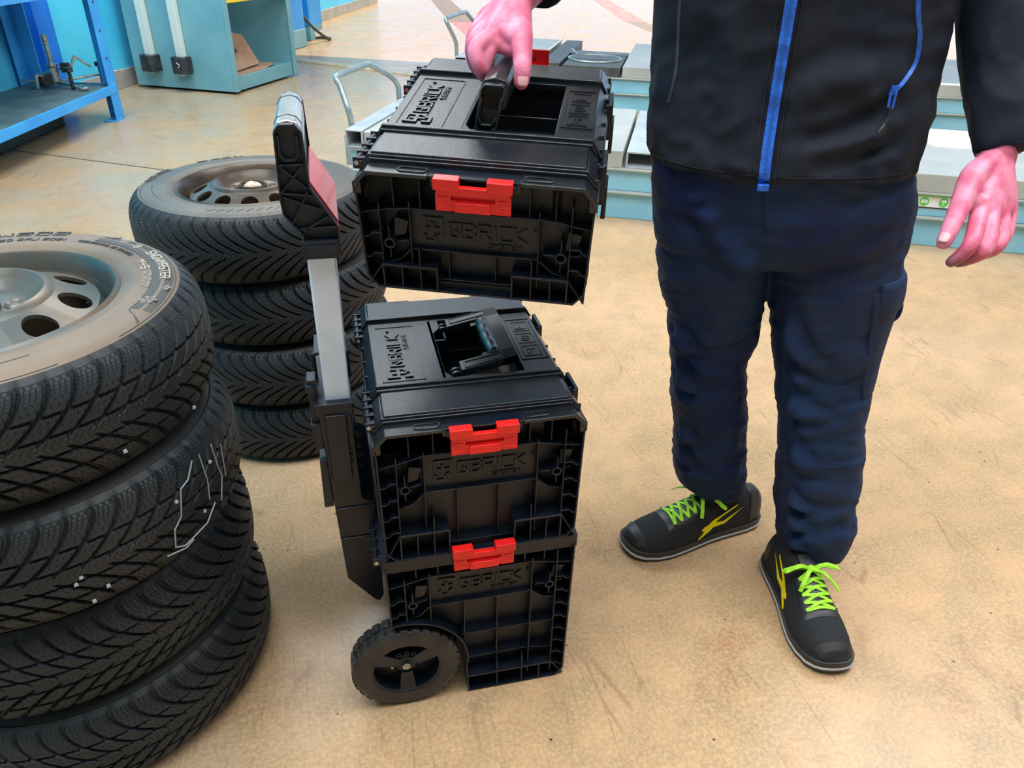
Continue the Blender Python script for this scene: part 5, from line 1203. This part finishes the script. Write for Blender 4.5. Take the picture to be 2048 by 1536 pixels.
# hem seam
pts = []
for a in np.linspace(-172, -8, 26):
    c = TORSO[0]; pts.append(Vector(c[:3])+Vector((0, 0, .012))+CR*c[3]*math.cos(math.radians(a))+CH*c[4]*math.sin(math.radians(a)))
on_cloth(jk, pts, .0016, .002, 'hem_seam', M_SEAM, jk, 2, .0005)
for sm_ in SEAMS: on_cloth(tr, [Vector(p) for p in sm_], .0022, .0022, 'trouser_seam', M_TSEAM, tr, 8, .0004)
# body: head, neck, arms and hands as one surface
k = MB()
def V3(p): return Vector(p)
def hand(mb, H, side, th=.0125, fat=1.15):
    w_ = V3(H['wrist']); fs = ['index', 'middle', 'ring', 'pinky']; rr = {'index': .0098, 'middle': .0102, 'ring': .0096, 'pinky': .0083}
    for f_ in fs:
        P = [V3(p) for p in H[f_]]; r = rr[f_]*fat
        mb.capsule(P, [r*1.14, r*1.04, r*.93, r*.76], 14)
        mb.capsule([w_+(P[0]-w_)*.05, w_+(P[0]-w_)*.5, P[0]], [.0205, .0175, .0122], 14)
    for a, b in zip(fs, fs[1:]):
        p, q = V3(H[a][0]), V3(H[b][0]); mb.capsule([p.lerp(w_, .12), q.lerp(w_, .12)], [.0125, .0122], 12)
        mid = (p+q)/2; mb.capsule([w_.lerp(mid, .15), w_.lerp(mid, .55), w_.lerp(mid, .93)], [.020, .0175, .0125], 12)
    T = [V3(p) for p in H['thumb']]
    mb.capsule([w_.lerp(T[0], .25), T[0], T[1]], [.0185, .020, .0165], 14); mb.capsule(T[1:], [.0158, .0132, .0112], 14)
    I0 = V3(H['index'][0]); mb.capsule([I0.lerp(w_, .15), (I0+T[1])/2+(w_-I0)*.08, T[1]], [.0135, .0125, .0135], 14)
    mb.capsule([T[0].lerp(T[1], .4), V3(H['index'][0]).lerp(w_, .35)], [.0125, .0125], 12)
hand(k, HAND_R, 1); k.capsule([V3(p) for p in HAND_R['web']], [.0115, .0125, .0115], 14); k.capsule([V3(p) for p in HAND_R['pad']], [.0125, .012, .0105], 14); hand(k, HAND_L, -1)
wr, wl_ = V3(HAND_R['wrist']), V3(HAND_L['wrist'])
k.capsule([wr+(wr-V3(HAND_R['middle'][0])).normalized()*-.012, wr, V3((.3150, .3385, 1.208)), V3((.345, .372, 1.222)), V3((.40, .43, 1.245)), V3((.468, .50, 1.268)), V3((.50, .455, 1.34)), V3((.535, .38, 1.40)), V3((.70, .25, 1.44))], [.023, .0265, .030, .034, .040, .044, .046, .05, .07], 20)
k.capsule([wl_, wl_+V3((.004, .012, .028)), V3((1.0063, .078, 1.03)), V3((1.022, .12, 1.09)), V3((1.028, .172, 1.16)), V3((1.030, .205, 1.25)), V3((1.0, .215, 1.33)), V3((.93, .222, 1.40)), V3((.72, .25, 1.44))], [.0245, .0265, .029, .036, .044, .048, .052, .056, .07], 20)
for o_, r_ in (((.008, .0), .021), ((-.010, .0), .021)): k.capsule([wl_+CR*o_[0]+V3((0, 0, -.012)), wl_+CR*o_[0]+V3((.003, .010, .028))], [r_, r_], 12); k.capsule([wr+CR*o_[0]*.8, wr+CR*o_[0]*.8+V3((.02, .02, .016))], [r_, r_], 12)
k.capsule([V3((.715, .25, 1.43)), V3((.700, .225, 1.56)), V3((.685, .195, 1.62))], [.075, .058, .056], 20)
FD = Vector((-.42, -.90, -.12)).normalized(); FR = Vector((.906, -.42, 0)).normalized()
hcx = V3((.672, .165, 1.690)); UP = FR.cross(FD).normalized(); UP = UP if UP.z > 0 else -UP
k.loft([(*(hcx+UP*t-FD*(.01 if t > 0 else -.012*abs(t)*8)), rx_, ry_) for t, rx_, ry_ in ((-.115, .030, .030), (-.105, .046, .052), (-.08, .058, .070), (-.045, .067, .084), (-.01, .073, .092), (.03, .076, .096), (.065, .072, .090), (.09, .055, .07), (.105, .03, .04), (.110, .01, .012))], 32, 2.0, True, FR, FD)
def fp(x, y, z): return hcx+FR*x+UP*y+FD*z
k.capsule([fp(0, .015, .088), fp(0, -.018, .104), fp(0, -.030, .098)], [.008, .011, .009], 10); k.capsule([fp(-.014, -.032, .088), fp(.014, -.032, .088)], [.008, .008], 10)
k.capsule([fp(-.022, -.060, .080), fp(0, -.057, .087), fp(.022, -.060, .080)], [.006, .008, .006], 10); k.capsule([fp(-.02, -.072, .078), fp(.02, -.072, .078)], [.007, .007], 10); k.capsule([fp(-.012, -.10, .068), fp(.012, -.10, .068)], [.016, .016], 10)
for s_ in (-1, 1):
    k.capsule([fp(s_*.018, .024, .083), fp(s_*.05, .022, .070)], [.009, .008], 10); k.capsule([fp(s_*.076, .018, -.008), fp(s_*.079, -.012, -.002), fp(s_*.074, -.035, .004)], [.011, .010, .008], 10)
body = remeshed(k, 'body', M_SKIN, .0026, 5); body['label'] = 'bare hands and skin'
co = np.zeros(len(body.data.vertices)*3); body.data.vertices.foreach_get('co', co); co = co.reshape(-1, 3); gr = np.zeros(len(co))
for H_, rad in ((HAND_L, .030), (HAND_R, .016)):   # oil stains on the fingertips
    for f_ in ('index', 'middle', 'ring', 'pinky', 'thumb'):
        dd = np.linalg.norm(co-np.array(H_[f_][3]), axis=1); gr = np.maximum(gr, np.clip(1.1-dd/(rad*(.35 if f_ == 'thumb' else 1)), 0, 1)*.85)
at = body.data.attributes.new('grime', 'FLOAT', 'POINT'); at.data.foreach_set('value', gr)
pch(body)
nt = M_SKIN.node_tree; pb = nt.nodes['Principled BSDF']; src = pb.inputs['Base Color'].links[0].from_socket
ga = node(nt, 'ShaderNodeAttribute', attribute_name='grime'); nt.links.new(mix(nt, ga.outputs['Fac'], src, (.10, .035, .035, 1)), pb.inputs['Base Color'])
k = MB()
for s_ in (-1, 1): k.capsule([fp(s_*.033, .008, .0775), fp(s_*.0335, .008, .078)], [.0105, .0105], 14)
k.build('eye', M_NAIL, body)
k = MB()
k.loft([(*(hcx+UP*t-FD*o_), rx_, ry_) for t, rx_, ry_, o_ in ((-.05, .070, .060, .045), (-.01, .078, .078, .030), (.03, .081, .090, .018), (.062, .078, .094, .012), (.088, .062, .080, .012), (.108, .036, .05, .012), (.116, .012, .016, .012))], 32, 2.0, True, FR, FD)
remeshed(k, 'hair', M_HAIR, .006, 3, body)
# nails
BVB = BVHTree.FromPolygons([v.co.copy() for v in body.data.vertices], [tuple(p.vertices) for p in body.data.polygons])
def nail(H, f_, up, w_=.0080, l_=.0085):
    P = [V3(p) for p in H[f_]]; d = (P[-1]-P[-2]).normalized(); n_ = (up-d*up.dot(d)).normalized(); s_ = d.cross(n_)
    c = P[-1]-d*.001; hit = BVB.ray_cast(c+n_*.05, -n_)[0]; c = (hit if hit else c+n_*.011)+n_*.0006
    m_ = MB(); vs = []; N_ = 8
    for i in range(N_+1):
        for j in range(N_+1):
            x = (i/N_*2-1); y = (j/N_*2-1); xx = x*math.sqrt(1-.35*y*y); yy = y*math.sqrt(1-.35*x*x)
            vs.append(c+s_*xx*w_+d*yy*l_+n_*(.0014-.0030*xx*xx-.0012*yy*yy))
    fs = [(i*(N_+1)+j, (i+1)*(N_+1)+j, (i+1)*(N_+1)+j+1, i*(N_+1)+j+1) for i in range(N_) for j in range(N_)]
    m_.add(vs, fs); o = m_.build('nail', M_NAIL, body, 0, 60); o.location = (0, 0, 0); sd = o.modifiers.new('s', 'SOLIDIFY'); sd.thickness = .0016; sd.offset = -1; return o
tocam = lambda H: (camp-V3(H['thumb'][3])).normalized()
nail(HAND_R, 'thumb', tocam(HAND_R)+CR*.2); nail(HAND_L, 'thumb', tocam(HAND_L)-CR*.25)

# shoes --------------------------------------------------------------
def shoe(heel, toe, mirror, sides):
    h = Vector((*heel, 0)); t = Vector((*toe, 0)); L_ = (t-h).length; D = (t-h)/L_; S = Vector((-D.y, D.x, 0))*mirror   # S points to the inner side
    # stations: s, half width, height, side shift
    ST = [(0, .010, .065, 0), (.02, .026, .090, 0), (.06, .037, .106, 0), (.14, .043, .116, 0), (.24, .044, .122, 0), (.34, .045, .120, 0), (.44, .047, .110, .001), (.54, .051, .098, .003), (.64, .055, .087, .005), (.74, .058, .078, .006), (.84, .055, .069, .006), (.91, .048, .061, .005), (.96, .037, .051, .004), (.985, .025, .040, .003), (.996, .012, .030, .002), (1.0, .003, .022, .002)]
    ss = [a[0] for a in ST]
    def sec(s): return [float(np.interp(s, ss, [a[j] for a in ST])) for j in (1, 2, 3)]
    def top(s, x, lift=0.0):
        """point on the upper at station s and sideways fraction x (-1..1)"""
        w_, hh, sh = sec(s); a = abs(x); z = .020+(hh-.020)*max(0, 1-a**2.6)**(1/2.2)
        return h+D*s*L_+S*(sh+w_*x)+Vector((0, 0, z+lift))
    m_ = MB(); vs = []; NS, NA = 60, 40
    sv = [.5-.5*math.cos(PI*i/NS) for i in range(NS+1)]
    for s in sv:
        w_, hh, sh = sec(s)
        for j in range(NA+1):
            a = PI*j/NA; c, sn = math.cos(a), math.sin(a)
            vs.append(h+D*s*L_+S*(sh+w_*math.copysign(abs(c)**.78, c))+Vector((0, 0, .014+(hh-.014)*sn**.85)))
    fs = [(i*(NA+1)+j, i*(NA+1)+j+1, (i+1)*(NA+1)+j+1, (i+1)*(NA+1)+j) for i in range(NS) for j in range(NA)]+[((i+1)*(NA+1), i*(NA+1), i*(NA+1)+NA, (i+1)*(NA+1)+NA) for i in range(NS)]
    fs += [tuple(range(NA+1))[::-1], tuple(NS*(NA+1)+j for j in range(NA+1))]
    m_.add(vs, fs); up = pch(m_.build('shoe', M_SHOE, None, 0, 60)); up['label'] = 'black mesh work shoe with lime green laces'
    bv = BVHTree.FromPolygons([v.co.copy() for v in up.data.vertices], [tuple(p.vertices) for p in up.data.polygons])
    def drop(p, lift):
        c = Vector(p); r = bv.find_nearest(c)
        return r[0]+r[1]*lift if r[0] else c
    def surf(s, x, lift=.0):
        w_, hh, sh = sec(s); a = math.acos(max(-1, min(1, x))); c, sn = math.cos(a), math.sin(a)
        p = h+D*s*L_+S*(sh+w_*math.copysign(abs(c)**.78, c))+Vector((0, 0, .014+(hh-.014)*sn**.85))
        cc = h+D*s*L_+S*sh+Vector((0, 0, .03)); return p+(p-cc).normalized()*lift
    # sole: pale layer and dark rubber rim
    for (z0, z1, ex, mm, nm, lb) in ((.0, .008, .003, M_SHOERUB, 'outsole', 'black rubber outsole'), (.007, .0125, .0048, M_SOLE, 'midsole', 'pale grey midsole'), (.0125, .026, .0030, M_SHOERUB, 'foxing', 'black rubber foxing')):
        m_ = MB(); ol = []
        for s in sv[1:-1]: w_, hh, sh = sec(s); ol.append((s, sh+w_+ex))
        ol2 = [(s, sec(s)[2]-sec(s)[0]-ex) for s in sv[1:-1]][::-1]
        O_ = [h+D*(s*L_+(ex if s > .9 else (-ex if s < .1 else 0)))+S*x for s, x in ol+ol2]
        lift_ = lambda s: .010*max(0, (s-.82)/.18)**2+.004*max(0, (.12-s)/.12)
        zz = [lift_(s) for s, x in ol+ol2]; n = len(O_)
        vs = [p+Vector((0, 0, z0+q)) for p, q in zip(O_, zz)]+[p+Vector((0, 0, z1+q)) for p, q in zip(O_, zz)]
        m_.add(vs, [tuple(range(n))[::-1], tuple(range(n, 2*n))]+[(i, (i+1) % n, n+(i+1) % n, n+i) for i in range(n)]); m_.build(nm, mm, up, .0015, 40, lb)
    # toe cap
    def patch(s0, s1, x0, x1, lift, nm, mm, na=16, nb=16, curve=0, lab=None, edge=.3):
        m_ = MB(); vs = []
        for lay in (1, 0):
            for i in range(na+1):
                for j in range(nb+1):
                    x = x0+(x1-x0)*j/nb; s_ = s0+(s1-s0)*i/na + curve*(x-(x0+x1)/2)**2*(1-i/na)
                    e = lift if lay else -.003
                    if lay and (i in (0, na) or j in (0, nb)): e *= edge
                    vs.append(surf(min(s_, .998), x, e))
        N_ = (na+1)*(nb+1); fs = []
        for i in range(na):
            for j in range(nb):
                q = (i*(nb+1)+j, i*(nb+1)+j+1, (i+1)*(nb+1)+j+1, (i+1)*(nb+1)+j); fs += [q, tuple(t_+N_ for t_ in q[::-1])]
        bd = list(range(nb+1))+[(i+1)*(nb+1)-1 for i in range(1, na+1)]+[na*(nb+1)+j for j in range(nb-1, -1, -1)]+[i*(nb+1) for i in range(na-1, 0, -1)]
        for a, b in zip(bd, bd[1:]+bd[:1]): fs.append((b, a, a+N_, b+N_))
        m_.add(vs, fs); return m_.build(nm, mm, up, 0, 50, lab)
    patch(.905, .995, -.80, .80, .0035, 'toe_cap', M_SHOERUB, lab='glossy black toe cap')
    patch(.50, .75, -.62, .62, .0022, 'lace_panel', M_SHOERUB, curve=-.12)
    patch(.30, .66, -.26, .26, .0045, 'tongue', M_SHOERUB)
    patch(.0, .14, -.98, .98, .003, 'heel_cap', M_SHOERUB)
    # laces
    def strap(pts, w_, nm='lace', par=up, t=.0016, free=False, k_=5):
        P = smooth_path(pts, k_); m2 = MB(); n = len(P); vs = []
        for i, p in enumerate(P):
            d = (P[min(i+1, n-1)]-P[max(i-1, 0)]).normalized()
            r = bv.find_nearest(p); nn = r[1] if r[0] else Vector((0, 0, 1)); nn = nn if not free else (nn+Vector((0, 0, .6))).normalized()
            sdir = d.cross(nn).normalized(); nn = sdir.cross(d).normalized()
            vs += [p-sdir*w_/2-nn*t/2, p+sdir*w_/2-nn*t/2, p+sdir*w_/2+nn*t/2, p-sdir*w_/2+nn*t/2]
        fs = [(3, 2, 1, 0), (4*n-4, 4*n-3, 4*n-2, 4*n-1)]
        for i in range(n-1):
            for j in range(4): fs.append((4*i+j, 4*i+(j+1) % 4, 4*i+4+(j+1) % 4, 4*i+4+j))
        m2.add(vs, fs); return m2
    lm = MB()
    def addm(m2): lm.add(m2.v, m2.f)
    rows_ = [.70, .65, .60, .55, .50]; ex = .42
    addm(strap([surf(.70, -ex, .004), surf(.70, 0, .006), surf(.70, ex, .004)], .0065))
    for a, b in zip(rows_, rows_[1:]):
        addm(strap([surf(a, -ex, .004), surf((a+b)/2, 0, .0075), surf(b, ex, .005)], .0065)); addm(strap([surf(a, ex, .004), surf((a+b)/2, 0, .0095), surf(b, -ex, .005)], .0065))
    K = surf(.47, 0, .014)
    addm(strap([surf(.50, ex, .005), K], .0075)); addm(strap([surf(.50, -ex, .005), K], .0075))
    U = Vector((0, 0, 1))
    # bow: two loops, two ends, knot
    for sg in sides:
        a_, l1, l2 = sg
        d1 = (S*math.cos(a_)+D*math.sin(a_))
        addm(strap([K, K+d1*l1*.5+U*.014, K+d1*l1+U*.004, K+d1*l1*.95-D*.012-U*.006, K+d1*l1*.45-D*.006+U*.004, K], .0095, free=True))
        d2 = (S*math.cos(a_)*.8+D*(math.sin(a_)+.75)).normalized()
        addm(strap([K, K+d2*l2*.4+U*.006, K+d2*l2*.8-U*.008, K+d2*l2-U*.022], .0085, free=True))
    lm.lathe([(0, .006), (.007, .004), (.009, 0), (.007, -.004), (0, -.006)], 12, tuple(K+U*.002))
    l_ = lm.build('laces', M_LIME, up, 0, 0, label='lime green flat laces tied in a bow')
    # eyelets
    m_ = MB()
    for s in (.70,):
        for x in (-.47, .47): p = surf(s, x, .0035); m_.lathe([(.0018, 0), (.004, 0), (.0036, .0012), (.0018, .0012)], 14, tuple(p), True)
    m_.build('eyelet', M_BLACKMETAL, up)
    # collar edge and yellow logo on the inner side
    def sticker(polys, xs, lift=.0028):
        m2 = MB()
        for poly_ in polys:
            # subdivide the outline fan along its length
            A_ = [surf(s, x, lift) for s, x in poly_]; B_ = [surf(s, x, -.001) for s, x in poly_]; n = len(A_)
            m2.add(A_+B_, [tuple(range(n)), tuple(range(n, 2*n))[::-1]]+[(i, n+i, n+(i+1) % n, (i+1) % n) for i in range(n)])
        return m2
    for sd in (1, -1):
        X = lambda x: sd*x
        polys = [[(.50, X(.93)), (.43, X(.86)), (.24, X(.72)), (.25, X(.76)), (.36, X(.86)), (.43, X(.915))],
                 [(.52, X(.93)), (.50, X(.90)), (.42, X(.90)), (.35, X(.93)), (.20, X(.80)), (.34, X(.955)), (.43, X(.95)), (.48, X(.965))],
                 [(.46, X(.925)), (.41, X(.925)), (.45, X(.965)), (.54, X(.992)), (.50, X(.96))]]
        sticker(polys, None).build('side_logo', M_YELLOW, up, 0, 0, label='yellow angular star logo on the side')
    return up
shoe((.945, .352), (.572, .308), 1, [(-.35, .060, .062), (PI+.25, .066, .075)])
shoe((.915, .205), (.872, -.118), -1, [(.10, .058, .055), (PI-.1, .058, .066)])
